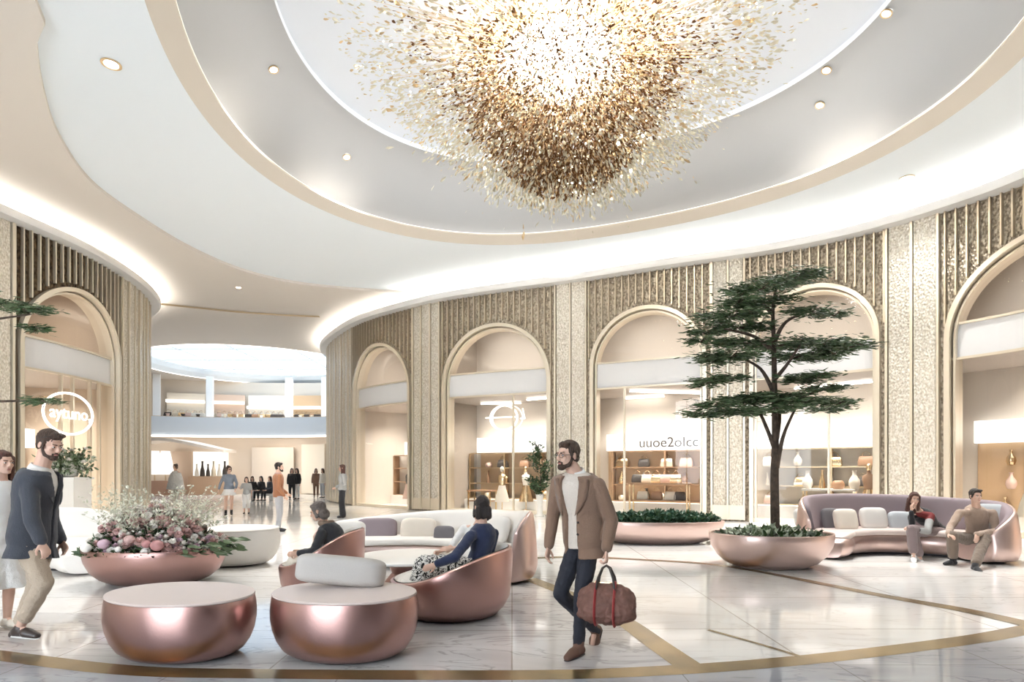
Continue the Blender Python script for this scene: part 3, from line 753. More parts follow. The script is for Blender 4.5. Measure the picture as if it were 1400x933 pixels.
# upper level shop fronts: columns, lit signs bands, goods
for k, px in enumerate([215, 287, 395, 445]):
    l, rz = apos(20.5, px); m = MB(); m.box((0, 0, 6.65), (.45, .45, 4.0)); o = m.build('column', M_WHITE, smooth=0); o.location = l; o.rotation_euler = (0, 0, rz); tag(o, kind='structure')
for k, (p0, p1) in enumerate([(228, 280), (292, 335), (340, 390), (400, 440)]):
    (a, ra), (b, rb) = apos(22.7, p0), apos(22.7, p1); c = (a+b)/2; w = (b-a).length; ang = math.atan2((b-a).y, (b-a).x)
    pos = ['leftmost', 'second', 'third', 'rightmost'][k]
    root = empty('shopfront', (c.x, c.y, 4.6), ang, pos+' lit shopfront on the upper gallery beyond the opening', 'shopfront', 'upper gallery shopfronts')
    m = MB(); m.box((0, 0, 1.5), (w, .1, 3.0)); m.build('panel', [M_NICHE2, mat('peach_panel', (.75, .55, .42), .6), M_CREAMG, M_NICHE][k], root, smooth=0)
    m = MB(); m.box((0, -.3, 2.0 if k > 1 else 2.35), (w, .3, .22)); m.build('light_band', M_PANEL, root, smooth=0)
    m = MB(); m.box((0, -.5, .95), (w*.96, .5, .06)); m.build('shelf', M_OAK, root, smooth=0)
    for j in range(6):
        x = -w*.42+w*.84*j/5; q = Matrix.Rotation(ang, 3, 'Z') @ Vector((x, -.5, 0)); mi = rnd.randrange(6)
        handbag((c.x+q.x, c.y+q.y, 5.585), ang, 2.0, goods_m[mi], gname[mi]+' bag, '+ordn[j]+' from left in the '+pos+' upper gallery shopfront', 'bags on the upper gallery')
    for j in range(3):
        x = -w*.38+w*.76*j/2; q = Matrix.Rotation(ang, 3, 'Z') @ Vector((x, -1.3, 0)); mi = rnd.randrange(6)
        vase((c.x+q.x, c.y+q.y, 4.6), 3.6, goods_m[mi], gname[mi]+' floor vase, '+ordn[j]+' from left before the '+pos+' upper gallery shopfront', 'floor vases on the upper gallery', rnd.randrange(3))
# ground level shop fronts
(a, ra), (b, rb) = apos(16.45, 345), apos(16.45, 400)
def gfront(p0, p1, z0, z1, R0, name, m, label, cat, grp=None):
    (a, _), (b, _) = apos(R0, p0), apos(R0, p1); c = (a+b)/2; ang = math.atan2((b-a).y, (b-a).x); w = (b-a).length
    mb = MB(); mb.box((0, 0, (z0+z1)/2), (w, .14, z1-z0)); o = mb.build(name, m, smooth=0); o.location = c; o.rotation_euler = (0, 0, ang); tag(o, label, cat, grp); return c, ang, w, o
gfront(345, 402, .05, 3.2, 16.3, 'wall_panel', mat('panel_sand', (.70, .60, .50), .4), 'wide sand coloured panel behind the man in the rust pullover', 'wall panel')
gfront(413, 444, .05, 3.4, 16.3, 'wall_panel', M_NICHE2, 'pale panel right of the wide sand coloured one', 'wall panel')
c, ang, w, o = gfront(264, 312, 1.25, 2.9, 16.2, 'lit_display_niche', glow('niche_lit', (1, .93, .83), .95), 'lit cream display niche above a tan counter left of the woman in the white skirt', 'display niche')
c2, ang2, w2, o2 = gfront(258, 318, .0, 1.22, 15.9, 'shop_counter', mat('tan_counter', (.60, .42, .29), .5), 'tan counter below the lit cream niche', 'counter')
for j in range(6):
    x = -w*.4+w*.8*j/5; q = Matrix.Rotation(ang2, 3, 'Z') @ Vector((x, 0, 0)); mi = [1, 4, 4, 5, 1, 4][j]
    vase((c2.x+q.x, c2.y+q.y, 1.222), 2.2+.5*(j % 2), goods_m[mi], gname[mi]+' bottle, '+ordn[j]+' from the left on the tan counter', 'bottles on the tan counter', 1, 'bottle')
# swooping canopy over the left ground shop
mb = MB(); (a, _), (b, _) = apos(15.2, 200), apos(15.2, 315); A = []; 
rings = []
for k in range(25):
    t = k/24; p = a.lerp(b, t); z = 3.35-.0*t+.35*math.sin(t*PI)*(1-t)-.55*t*t; th = .18
    rings.append([(p.x, p.y-.9-.6*math.sin(t*PI), z), (p.x, p.y+.9, z), (p.x, p.y+.9, z+th), (p.x, p.y-.9-.6*math.sin(t*PI), z+th)])
mb.loft(rings); tag(mb.build('curved_canopy', M_BEIGE), 'swooping beige canopy over the ground floor shop left of the opening', 'canopy')
gfront(236, 262, .02, 2.9, 16.3, 'wall_panel', mat('panel_tan', (.66, .50, .38), .5), 'tan panel left of the lit cream niche', 'wall panel')
for j, px in enumerate([211, 226]):
    l, rz = apos(15.6, px); root = empty('floor_lamp', l, 0, ['tall cream shaded floor lamp beside the left pillar', 'tall cream shaded floor lamp, right one of the pair near the left pillar'][j], 'lamp', 'tall floor lamps')
    m = MB(); m.lathe([(.5, 1.35), (.42, 2.1), (.26, 2.9)], n=20, caps=False); m.build('lamp_shade', glow('shade_glow', (1, .95, .87), 1.1), root, recalc=False)
    m = MB(); m.lathe([(.25, 0), (.25, .03), (.03, .05), (.03, 2.2)], n=14); m.build('stand', M_GOLD, root)
gfront(206, 233, .02, .95, 15.0, 'padded_bench', mat('brown_padded', (.45, .28, .20), .6), 'brown padded bench under the tall floor lamps', 'bench')
light('atrium_light', 'AREA', (-17.3, 40, 8.9), 150, (1, .96, .92), 8, spread=2.4)
light('atrium_low_light', 'AREA', (-16, 37.8, 3.9), 110, (1, .92, .82), 3)
light('gallery_light', 'AREA', (-18, 43.5, 8.5), 150, (1, .92, .80), 6, spread=2.2)
# sidewalls of the atrium
mb = MB(); mb.box((-31.5, 42, 4.5), (.3, 34, 9)); tag(mb.build('wall_atrium_left', M_SHOPW, smooth=0), kind='structure')
mb = MB(); mb.box((-9.0+.6, 47.5, 4.5), (.3, 13, 9)); tag(mb.build('wall_atrium_right', M_SHOPW, smooth=0), kind='structure')
mb = MB(); mb.box((-6, 61, 4.5), (60, .3, 9)); tag(mb.build('wall_back', M_SHOPW, smooth=0), kind='structure')
# ------------------------------------------------------------------ the chandelier: a burst of gold leaves
M_LEAFP = mat('pale_gold_leaf', (.74, .71, .58), .35, .75)
M_LEAFG = mat('gold_leaf', (.66, .50, .30), .3, .95)
M_LEAFB = mat('bronze_leaf', (.17, .085, .038), .38, .85)
M_BEAD = glow('bead_light', (1, .86, .62), 14)
M_WIREH = glow('hot_filament', (1, .60, .26), 3.0)
M_CORE = glow('hot_core', (1, .84, .60), 12)
ch = empty('chandelier', (1.05, 11.5, 10.5), 0, 'huge bursting chandelier of gold leaves and glowing filaments under the ceiling dome', 'chandelier')
CC = Vector((0, 0, -.75))           # burst centre, relative
rc = random.Random(21)
def prof_r(z):     # outer radius of the burst at height z (relative to the ceiling disc)
    pts = [(-4.0, .05), (-3.7, .5), (-3.3, 1.35), (-2.7, 2.3), (-1.9, 3.2), (-1.1, 3.95), (-.5, 4.5), (0, 4.8)]
    for (z0, r0), (z1, r1) in zip(pts, pts[1:]):
        if z <= z1: return r0+(r1-r0)*(z-z0)/(z1-z0) if z >= z0 else .05
    return 4.8
def burst_dir():
    a = rc.uniform(0, 2*PI); e = rc.uniform(-1, .16)   # sine of elevation
    c = math.sqrt(1-e*e); return Vector((math.cos(a)*c, math.sin(a)*c, e))
def reach(d):
    t = .2
    while t < 6:
        p = CC+d*t
        if p.z > -.06 or math.hypot(p.x, p.y) > prof_r(p.z): break
        t += .05
    return t
def leaf(mb, p, d, L, w, roll):
    d = d.normalized(); u = d.orthogonal().normalized(); u = (Matrix.Rotation(roll, 3, d) @ u); n = d.cross(u)
    pts = [p-d*L*.5, p-d*L*.15+u*w*.8+n*w*.2, p+d*L*.2+u*w, p+d*L*.5+n*w*.5, p+d*L*.2-u*w, p-d*L*.15-u*w*.8+n*w*.2, p+d*L*.05-n*w*.25]
    mb.add(pts, [(0, 1, 6), (1, 2, 6), (2, 3, 6), (3, 4, 6), (4, 5, 6), (5, 0, 6)])
m = MB(); m.lathe([(1.1, 0), (1.1, .06), (.9, .1), (.01, .1)], (0, 0, -.06), n=40); m.build('ceiling_plate', M_GOLD, ch)
bulk = [MB(), MB(), MB()]; singles = []
for k in range(21000):
    d = burst_dir(); R_ = reach(d); u = rc.random(); t = .22+.78*u**.55
    if rc.random() < .05: t *= rc.uniform(1.02, 1.22)
    p = CC+d*(R_*t)+Vector((rc.gauss(0, .07), rc.gauss(0, .07), rc.gauss(0, .07)))
    if p.z > -.05: continue
    dd = (d+Vector((rc.gauss(0, .25), rc.gauss(0, .25), rc.gauss(0, .25)))).normalized()
    L = rc.uniform(.04, .13)*(.6+.6*t); w = L*rc.uniform(.10, .24)
    q = rc.random()
    if t > .74: i = 0 if q < .84 else 1
    elif t > .45: i = 1 if q < .22 else (2 if q < .86 else 0)
    else: i = 2 if q < .8 else 1
    if t > .93 and L > .15 and len(singles) < 100 and p.y < 3: singles.append((p, dd, L*1.25, w*1.25, i)); continue
    leaf(bulk[i], p, dd, L, w, rc.uniform(0, PI))
ML = [M_LEAFP, M_LEAFG, M_LEAFB]; NL = ['pale_gold_leaves', 'gold_leaves', 'bronze_leaves']
for i in range(3): tag(bulk[i].build(NL[i], ML[i], ch, recalc=False, smooth=0), kind='stuff')
for p, d, L, w, i in singles:
    m = MB(); leaf(m, Vector((0, 0, 0)), d, L, w, rc.uniform(0, PI)); o = m.build('gold_leaf', ML[i], ch, recalc=False, smooth=0); o.location = p
# radial wires and glowing filaments
m = MB(); h = MB()
for k in range(900):
    d = burst_dir(); R_ = reach(d); a = rc.uniform(.18, .6); b = min(a+rc.uniform(.15, .4), .97)
    m.cap(CC+d*R_*a, CC+d*R_*b, .006, .003, n=3)
tag(m.build('gold_wires', M_GOLD, ch, recalc=False), kind='stuff')
for k in range(420):
    d = burst_dir(); d.z = abs(d.z)*.25-.12+rc.gauss(0, .08); d.normalize(); a = rc.uniform(.5, 1.5); b = a+rc.uniform(.3, 1.5)
    p1 = CC+d*b
    if p1.z > -.05: continue
    h.cap(CC+d*a, p1, .010, .004, n=3)
tag(h.build('glowing_filaments', M_WIREH, ch, recalc=False), kind='stuff')
# dense bronze heart below the light, and the hot lamp cluster above it
m = MB(); m2_ = MB()
for k in range(9500):
    a = rc.uniform(0, 2*PI); u = rc.random()**.5; z = rc.uniform(-3.25, -1.05); R_ = (2.25-.62*abs(z+1.5)**1.5)*u
    if R_ < 0: continue
    p = Vector((R_*math.cos(a), R_*math.sin(a), z)); d = (p-CC).normalized()+Vector((rc.gauss(0, .35), rc.gauss(0, .35), rc.gauss(0, .35)))
    leaf(m if rc.random() < .8 else m2_, p, d, rc.uniform(.05, .13), rc.uniform(.012, .028), rc.uniform(0, PI))
tag(m.build('bronze_heart_leaves', M_LEAFB, ch, recalc=False, smooth=0), kind='stuff'); tag(m2_.build('gold_heart_leaves', M_LEAFG, ch, recalc=False, smooth=0), kind='stuff')
m = MB(); m.ell((-.1, 0, -.95), (1.25, 1.1, .40), n=40, m=16); m.build('lamp_bowl', glow('lamp_bowl_glow', (1, .93, .78), 4.0), ch)
m = MB()
for k in range(1500):
    a = rc.uniform(0, 2*PI); r = abs(rc.gauss(0, 1.15)); z = -.85+rc.gauss(0, .26)
    z = min(z, -.08); s_ = rc.uniform(.012, .05)*(1.3-min(r, 1.6)*.5)
    m.ell((r*math.cos(a), r*math.sin(a), z), (s_, s_, s_), n=6, m=5)
tag(m.build('lamp_cluster', M_CORE, ch, recalc=False), kind='stuff')
m = MB()
for k in range(420):
    d = burst_dir(); R_ = reach(d); p = CC+d*R_*rc.uniform(.3, .92); s_ = rc.uniform(.008, .018)
    if p.z < -.1: m.ell(p, (s_, s_, s_), n=6, m=4)
tag(m.build('tiny_lights', M_BEAD, ch, recalc=False), kind='stuff')
for k in range(90):
    d = burst_dir(); R_ = reach(d); p = CC+d*R_*rc.uniform(.45, .9)
    if p.z > -.1: continue
    b = MB(); s_ = rc.uniform(.012, .034); b.ell((0, 0, 0), (s_, s_, s_), n=8, m=6); o = b.build('glowing_bead', M_BEAD, ch); o.location = p
light('chandelier_light', 'POINT', (1.05, 11.5, 9.55), 2600, (1, .96, .90), 1.2)
# ------------------------------------------------------------------ furniture and planting
M_COPPER = mat('rose_copper', (.46, .285, .26), .33, 1, bump=.03, bump_scale=60)
M_COPPERL = mat('pale_rose_copper', (.70, .53, .48), .36, .9, bump=.02, bump_scale=60)
M_SATIN = mat('satin_blush_fabric', (.66, .54, .49), .45, sheen=.3)
M_CUSHG = mat('grey_linen', (.56, .53, .50), .8, bump=.3, bump_scale=180)
M_IVORY = mat('ivory_upholstery', (.86, .82, .77), .6, bump=.15, bump_scale=150)
M_PURPLE = mat('mauve_upholstery', (.27, .215, .235), .7, bump=.2, bump_scale=150)
M_CUSHW = mat('pale_cushion', (.76, .73, .69), .8, bump=.25, bump_scale=160)
M_CUSHB = mat('blue_grey_cushion', (.50, .53, .56), .8, bump=.25, bump_scale=160)
M_CUSHD = mat('charcoal_cushion', (.16, .15, .16), .8, bump=.25, bump_scale=160)
M_CUSHC = mat('cream_cushion', (.80, .72, .62), .8, bump=.25, bump_scale=160)
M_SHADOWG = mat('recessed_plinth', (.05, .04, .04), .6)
M_SOIL = mat('soil', (.05, .035, .025), .9, noise_amt=.6, noise_scale=30, bump=.8, bump_scale=40)

def ottoman(c, R_, H, label, m, mt, grp=None, sy=.84, rz=0):
    root = empty('ottoman', (c[0], c[1], 0), rz, label, 'ottoman', grp); k = R_/.705
    b = MB(); P = [(.47, .012), (.53, .018), (.595, .05), (.65, .11), (.686, .18), (.703, .25), (.705, .31), (.699, .36), (.69, .395), (.68, .412)]
    b.lathe([(r*k, z*H/.44) for r, z in P], n=64, sy=sy); b.build('body', m, root)
    t = MB(); t.lathe([(.682*k, H*.93), (.692*k, H*.945), (.686*k, H*.97), (.62*k, H*.985), (.4*k, H*.995), (.01, H)], n=64, sy=sy); t.build('top_pad', mt, root)
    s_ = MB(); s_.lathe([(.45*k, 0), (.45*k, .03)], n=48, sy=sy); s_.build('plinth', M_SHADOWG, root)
    return root
ottoman((-2.84, 5.02), .675, .53, 'rose copper round ottoman at the left with nothing on it', M_COPPER, M_SATIN, 'foreground ottomans', .72, -.32)
ottoman((-1.43, 5.00), .640, .545, 'rose copper round ottoman with the grey bolster on it', M_COPPER, M_SATIN, 'foreground ottomans', .74, -.2)
ottoman((-4.72, 9.85), .78, .62, 'cream rounded seat behind the flower planter', M_IVORY, M_IVORY)

def pillow(c, size, rot, m, label, cat='cushion', name='cushion', grp=None, p=2.6, seam=True):
    """superellipsoid cushion"""
    mb = MB(); n, mm = 28, 14; rings = []
    def sg(x, e): return math.copysign(abs(x)**e, x)
    for i in range(mm+1):
        v = -PI/2+PI*i/mm; ring = []
        for j in range(n):
            u = 2*PI*j/n; e = 2/p
            x = sg(math.cos(u), e*.62); z = sg(math.sin(u), e*.62); r = max(math.cos(v), .03)
            edge = max(abs(x), abs(z))
            y = math.sin(v)
            ring.append(Vector((size[0]/2*x*r**.45, size[1]/2*y*(1-.12*(1-r)), size[2]/2*z*r**.45)))
        rings.append(ring)
    mb.loft(rings)
    mb.v = [tuple(Vector(q)+Vector((0, .006*noise.noise(Vector(q)*9), 0))) for q in mb.v]
    o = mb.build(name, m, smooth=60); o.location = c; o.rotation_euler = rot
    return tag(o, label, cat, grp)
pillow((-1.50, 5.14, .68), (.78, .30, .26), (-.12, .10, .06), M_CUSHG, 'light grey bolster lying on the right foreground ottoman', 'bolster', 'bolster', p=3.2)

def smooth_ring(pts, n=4):
    out = []; N = len(pts)
    for i in range(N):
        a, b, c, d = [Vector((*pts[(i+k) % N], 0)) for k in (-1, 0, 1, 2)]
        for j in range(n):
            t = j/n; q = .5*((2*b)+(c-a)*t+(2*a-5*b+4*c-d)*t*t+(3*b-a-3*c+d)*t**3); out.append((q.x, q.y))
    return out
def curved_sofa(name, back, hts, side, label, m_shell, m_seat, m_back, depth=.95, seat_h=.45):
    """back: plan points of the outer back line, hts: backrest height at each point, side: +1 seat lies left of travel"""
    P = [Vector((x, y, h)) for (x, y), h in zip(back, hts)]; N = len(P); S = []
    for i in range(N-1):
        a, b, c, d = P[max(i-1, 0)], P[i], P[i+1], P[min(i+2, N-1)]
        for j in range(10):
            t = j/10; S.append(.5*((2*b)+(c-a)*t+(2*a-5*b+4*c-d)*t*t+(3*b-a-3*c+d)*t**3))
    S.append(P[-1]); n = len(S); org = Vector((S[n//2].x, S[n//2].y, 0))
    root = empty(name, org, 0, label, 'sofa')
    def frame(i):
        d = (S[min(i+1, n-1)]-S[max(i-1, 0)]); d.z = 0; d.normalize(); return Vector((-d.y, d.x, 0))*side
    L = [0]
    for a, b in zip(S, S[1:]): L.append(L[-1]+math.hypot((b-a).x, (b-a).y))
    def sweep(nm, sec, m, inset=0.0):
        mb = MB(); rings = []
        ts = list(range(n))
        for i in ts:
            e = min(L[i]-inset, L[-1]-inset-L[i]); 
            if e < 0: continue
            k = min(1, e/.38); sc_ = math.sqrt(max(1-(1-k)**2, .03)) if k < 1 else 1
            pts = smooth_ring(sec(S[i].z)); cx = depth*.5; nn = frame(i); rr = []
            for o, z in pts:
                o2 = cx+(o-cx)*(.55+.45*sc_); z2 = z if z < .12 else .12+(z-.12)*(.62+.38*sc_)
                p = S[i]+nn*o2; rr.append(Vector((p.x-org.x, p.y-org.y, z2)))
            rings.append(rr)
        mb.loft(rings); return mb.build(nm, m, root, smooth=50)
    D = depth; h = seat_h
    sweep('shell', lambda H: [(.10, .04), (.02, .14), (.0, .30), (.03, H*.75), (.07, H), (.13, H+.01), (.17, H*.9), (.24, h), (.5, h-.05), (D-.1, h-.06), (D-.01, h-.14), (D+.0, .2), (D-.08, .06), (D-.3, .03), (.4, .03)], m_shell)
    sweep('seat_cushion', lambda H: [(.22, h-.04), (.22, h+.02), (.5, h+.035), (D-.08, h+.03), (D+.0, h), (D-.0, h-.06), (D-.08, h-.08), (.5, h-.06)], m_seat, .10)
    sweep('back_cushion', lambda H: [(.12, h+.0), (.09, H*.8), (.10, H-.0), (.15, H+.03), (.22, H-.02), (.27, (H+h)/2), (.31, h+.04), (.24, h)], m_back, .12)
    mb = MB(); rings = []
    for i in range(n):
        if min(L[i], L[-1]-L[i]) < .3: continue
        nn = frame(i); rings.append([Vector((S[i].x-org.x, S[i].y-org.y, 0))+nn*o+Vector((0, 0, z)) for o, z in ((.2, 0), (D-.2, 0), (D-.2, .06), (.2, .06))])
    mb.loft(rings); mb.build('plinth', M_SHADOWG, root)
    return root
curved_sofa('curved_sofa', [(-3.35, 9.75), (-2.5, 10.15), (-1.4, 10.25), (-.5, 9.95), (.1, 9.3), (.36, 8.55), (.30, 7.95)], [.66, .74, .84, .88, .90, .95, .97], -1,
            'long curved ivory sofa in the middle, behind the woman in navy', M_COPPERL, M_IVORY, M_IVORY)
curved_sofa('curved_sofa', [(5.1, 10.6), (5.6, 11.3), (6.6, 11.75), (7.7, 11.6), (8.45, 11.05), (8.78, 10.35), (8.5, 9.75), (8.05, 9.55)], [.95, 1.06, 1.08, 1.06, 1.02, .98, .84, .62], -1,
            'long curved sofa with mauve backrest and rose copper shell at the right', M_COPPERL, M_SATIN, M_PURPLE)
curved_sofa('curved_sofa', [(-9.0, 8.75), (-8.3, 9.5), (-7.3, 9.9), (-6.45, 9.65), (-5.95, 9.05)], [.80, .90, .92, .84, .66], -1,
            'cream curved sofa at the left edge behind the man in the blazer', M_IVORY, M_IVORY, M_IVORY)

# cushions: right sofa
def lean(px, py, d, w, h, m, label, yaw=0, t=.17, grp='cushions on the right sofa', tilt=-.25):
    p = at(px, py, d); return pillow(p, (w, t, h), (tilt, 0, yaw), m, label, grp=grp)
lean(1105, 710, 11.15, .62, .44, M_CUSHW, 'pale grey square cushion at the left end of the right sofa', .3)
lean(1137, 710, 11.1, .40, .42, M_CUSHD, 'charcoal cushion edge showing behind the rounded cream cushion', .1, .10)
lean(1156, 711, 10.92, .46, .42, M_CUSHC, 'cream cushion with rounded side, third from the left on the right sofa', .1)
lean(1194, 709, 11.12, .52, .42, M_CUSHW, 'pale square cushion in the middle of the right sofa', 0)
lean(1231, 713, 11.1, .44, .38, M_CUSHB, 'blue grey cushion behind the seated woman', -.1)
lean(1354, 706, 10.35, .48, .44, M_CUSHB, 'pale blue grey cushion in the corner behind the seated man', -.9)
# cushions: middle sofa
lean(515, 724, 9.75, .68, .38, M_PURPLE, 'mauve cushion on the middle sofa', .1, grp='cushions on the middle sofa')
lean(477, 727, 9.65, .62, .34, M_CUSHW, 'pale cushion left of the mauve one on the middle sofa', .2, grp='cushions on the middle sofa')
lean(572, 724, 9.70, .60, .38, M_CUSHC, 'cream cushion right of the mauve one on the middle sofa', -.05, grp='cushions on the middle sofa')
lean(607, 731, 9.45, .34, .28, M_CUSHD, 'small dark grey cushion right of the cream one on the middle sofa', -.2, grp='cushions on the middle sofa')
lean(682, 724, 8.95, .5, .42, M_CUSHW, 'pale cushion near the right end of the middle sofa, behind the woman in navy', -1.0, grp='cushions on the middle sofa')

def tub_chair(c, R_, hi, lo_, face, label, m_shell, m_in):
    """face: direction (radians) the opening looks at"""
    root = empty('tub_chair', (c[0], c[1], 0), 0, label, 'armchair'); n = 64
    def ht(a):
        t = (1-math.cos(a-face))/2; return lo_+(hi-lo_)*(t*t*(3-2*t))
    def surf(fr, zf):
        return [Vector((R_*fr(ht(2*PI*j/n))*math.cos(2*PI*j/n), R_*fr(ht(2*PI*j/n))*math.sin(2*PI*j/n), zf(ht(2*PI*j/n)))) for j in range(n)]
    b = MB(); rings = []
    for r, z in ((.66, .012), (.76, .02), (.88, .10), (.96, .20)): rings.append(surf(lambda h, r=r: r, lambda h, z=z: z))
    for t in (.35, .6, .85, 1.0): rings.append(surf(lambda h, t=t: .985+.035*t-(.02 if t == 1 else 0), lambda h, t=t: .24+(h-.24)*t))
    rings.append(surf(lambda h: .955, lambda h: h+.012)); rings.append(surf(lambda h: .915, lambda h: h-.01))
    b.loft(rings, caps=True)
    b.f = b.f[:-1]; b.mi = b.mi[:-1]
    b.build('shell', m_shell, root)
    b = MB(); rings = [surf(lambda h: .935, lambda h: h+.018), surf(lambda h: .89, lambda h: h-.01), surf(lambda h: .86, lambda h: max(h*.55+.16, .36)), surf(lambda h: .82, lambda h: .36)]
    b.loft(rings, caps=False); b.build('inner_lining', m_in, root)
    b = MB(); b.lathe([(R_*.82, .30), (R_*.86, .36), (R_*.80, .405), (R_*.5, .415), (.01, .415)], n=48); b.build('seat_cushion', m_in, root)
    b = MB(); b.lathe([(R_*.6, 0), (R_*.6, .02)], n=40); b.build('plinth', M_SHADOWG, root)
    return root
tub_chair((-.66, 6.42), .66, .72, .38, PI*1.02, 'rose copper tub chair holding the woman in navy', M_COPPER, M_IVORY)
tub_chair((-2.33, 7.2), .50, .84, .42, PI*1.06, 'rose copper tub chair holding the dark clothed woman with the scarf', M_COPPER, M_IVORY)

# low table between the seats
tb = empty('coffee_table', (-1.45, 8.15, 0), 0, 'low round cream coffee table on a copper base between the seats', 'table')
m = MB(); m.lathe([(.70, .33), (.74, .345), (.74, .37), (.72, .38), (.01, .38)], n=48); m.build('tabletop', M_SHOPWHITE, tb)
m = MB(); m.lathe([(.34, 0), (.32, .02), (.22, .15), (.30, .33)], n=40); m.build('base', M_COPPER, tb)

# ---- planters and plants
def planter(name, c, a, b_, H, label, m, soil=.07, p=1.0, base=.62):
    root = empty(name, (c[0], c[1], 0), 0, label, 'planter')
    P = [(base*.96, .0), (base, .012), (base+.15, .14), (base+.27, .34), (.965, .62), (.995, .85), (1.0, 1.0), (.985, 1.03), (.955, 1.0), (.94, .85)]
    mb = MB(); mb.lathe([(r, z*H) for r, z in P], n=72, sx=a, sy=b_); mb.f = mb.f[:-1]; mb.mi = mb.mi[:-1]; mb.build('bowl', m, root)
    mb = MB(); mb.lathe([(.95, H*(1-soil)-.02), (.9, H*(1-soil)), (.01, H*(1-soil)+.03)], n=48, sx=a, sy=b_); mb.build('soil', M_SOIL, root)
    return root
M_LG = mat('dark_green_leaf', (.05, .105, .035), .45, noise_amt=.5, noise_scale=3)
M_LG2 = mat('mid_green_leaf', (.13, .19, .09), .5, noise_amt=.4, noise_scale=3)
M_LGP = mat('pale_green_leaf', (.52, .58, .44), .5, noise_amt=.35, noise_scale=6)
M_LGB = mat('blue_green_leaf', (.05, .13, .08), .4, noise_amt=.5, noise_scale=5)
M_BARK = mat('bark', (.10, .07, .05), .8, noise_amt=.5, noise_scale=12, bump=.8, bump_scale=40)
def rleaf(mb, p, d, L, w, rr, cup=.2):
    d = d.normalized(); u = d.cross(Vector((rr.gauss(0, 1), rr.gauss(0, 1), rr.gauss(0, 1)+1.2))).normalized(); n = d.cross(u)
    mb.add([p, p+d*L*.3+u*w+n*w*cup, p+d*L*.7+u*w*.8+n*w*cup, p+d*L-n*w*.3, p+d*L*.7-u*w*.8+n*w*cup, p+d*L*.3-u*w+n*w*cup, p+d*L*.5],
           [(0, 1, 6), (1, 2, 6), (2, 3, 6), (3, 4, 6), (4, 5, 6), (5, 0, 6)])
def leaf_bed(root, a, b_, z, hh, n, L, mats, seed, dome=.5):
    rr = random.Random(seed); mbs = [MB() for _ in mats]
    for k in range(n):
        t = 2*PI*rr.random(); r = math.sqrt(rr.random())*.94; x, y = a*r*math.cos(t), b_*r*math.sin(t)
        zz = z+hh*(1-r*r*dome)*rr.uniform(.1, 1)
        d = Vector((x/a*.6+rr.gauss(0, .7), y/b_*.6+rr.gauss(0, .7), rr.uniform(-.1, 1.0)))
        rleaf(mbs[rr.randrange(len(mats))], Vector((x, y, zz)), d, L*rr.uniform(.6, 1.2), L*.27, rr)
    for i, q in enumerate(mbs): tag(q.build('leaves', mats[i], root, recalc=False), kind='stuff')
hp = planter('hedge_planter', (3.2, 12.75), 1.42, .62, .47, 'long rose copper planter of low dark green shrubs behind the walking man', M_COPPERL)
leaf_bed(hp, 1.36, .56, .42, .26, 3000, .10, [M_LG, M_LGB, M_LGB], 4, .45)
tp = planter('tree_planter', (4.25, 9.62), .985, .76, .54, 'pale copper bowl planter carrying the tall layered tree', M_COPPERL, base=.60)
leaf_bed(tp, .86, .66, .48, .14, 420, .15, [M_LGP, M_LG2, M_LG, M_LGP], 5, .9)

def layered_tree(root, base, trunk, limbs, pads, seed, scale=1.0):
    rr = random.Random(seed)
    def mk(name, pts, r0, r1):
        m = MB(); pp = [Vector(p) for p in pts]; S = []
        for i in range(len(pp)-1):
            a, b, c, d = pp[max(i-1, 0)], pp[i], pp[i+1], pp[min(i+2, len(pp)-1)]
            for j in range(6):
                t = j/6; S.append(.5*((2*b)+(c-a)*t+(2*a-5*b+4*c-d)*t*t+(3*b-a-3*c+d)*t**3))
        S.append(pp[-1]); m.tube(S, [r0+(r1-r0)*i/(len(S)-1) for i in range(len(S))], 9); m.build(name, M_BARK, root)
    mk('trunk', trunk, .075*scale, .016*scale)
    for l in limbs: mk('limb', l, .04*scale, .012*scale)
    fo = [MB(), MB()]; tw = MB()
    for (x, y, z, hw, dirx) in pads:
        c = Vector((x, y, z)); n = int(950*hw*hw/.5)+170
        for k in range(int(8+hw*10)):
            a = rr.uniform(0, 2*PI); e = c+Vector((hw*math.cos(a)*rr.uniform(.5, 1), hw*.85*math.sin(a)*rr.uniform(.5, 1), rr.gauss(0, .03)-.04))
            s0 = c+Vector((0, 0, -.05)); tw.tube([s0, (s0+e)/2+Vector((0, 0, .04)), e], [.010, .007, .003], 4)
            # leaflets along each twig, fanned flat
            for q in range(int(n/(8+hw*10))):
                t = rr.uniform(.15, 1.05); p = s0.lerp(e, t)+Vector((rr.gauss(0, .20*hw+.03), rr.gauss(0, .12*hw+.03), rr.gauss(0, .024)+.02))
                d = Vector((math.copysign(1, p.x-c.x)*rr.uniform(.5, 1), rr.gauss(0, .4), rr.gauss(-.03, .12)))
                rleaf(fo[0 if rr.random() < .6 else 1], p, d, rr.uniform(.06, .16), .010, rr, .3)
    tag(tw.build('twigs', M_BARK, root, recalc=False), kind='stuff')
    tag(fo[0].build('foliage', M_LG, root, recalc=False), kind='stuff'); tag(fo[1].build('foliage', M_LG2, root, recalc=False), kind='stuff')
TD = 9.6
def tl(px, py, dy=0.0):
    p = at(px, py, TD+dy); return (p.x-4.25, TD+dy-9.62, p.z)
tr = empty('layered_tree', (4.25, 9.62, 0), 0, 'tall tree with flat layered dark green foliage growing from the pale copper planter', 'tree')
pads = []
rp = random.Random(9)
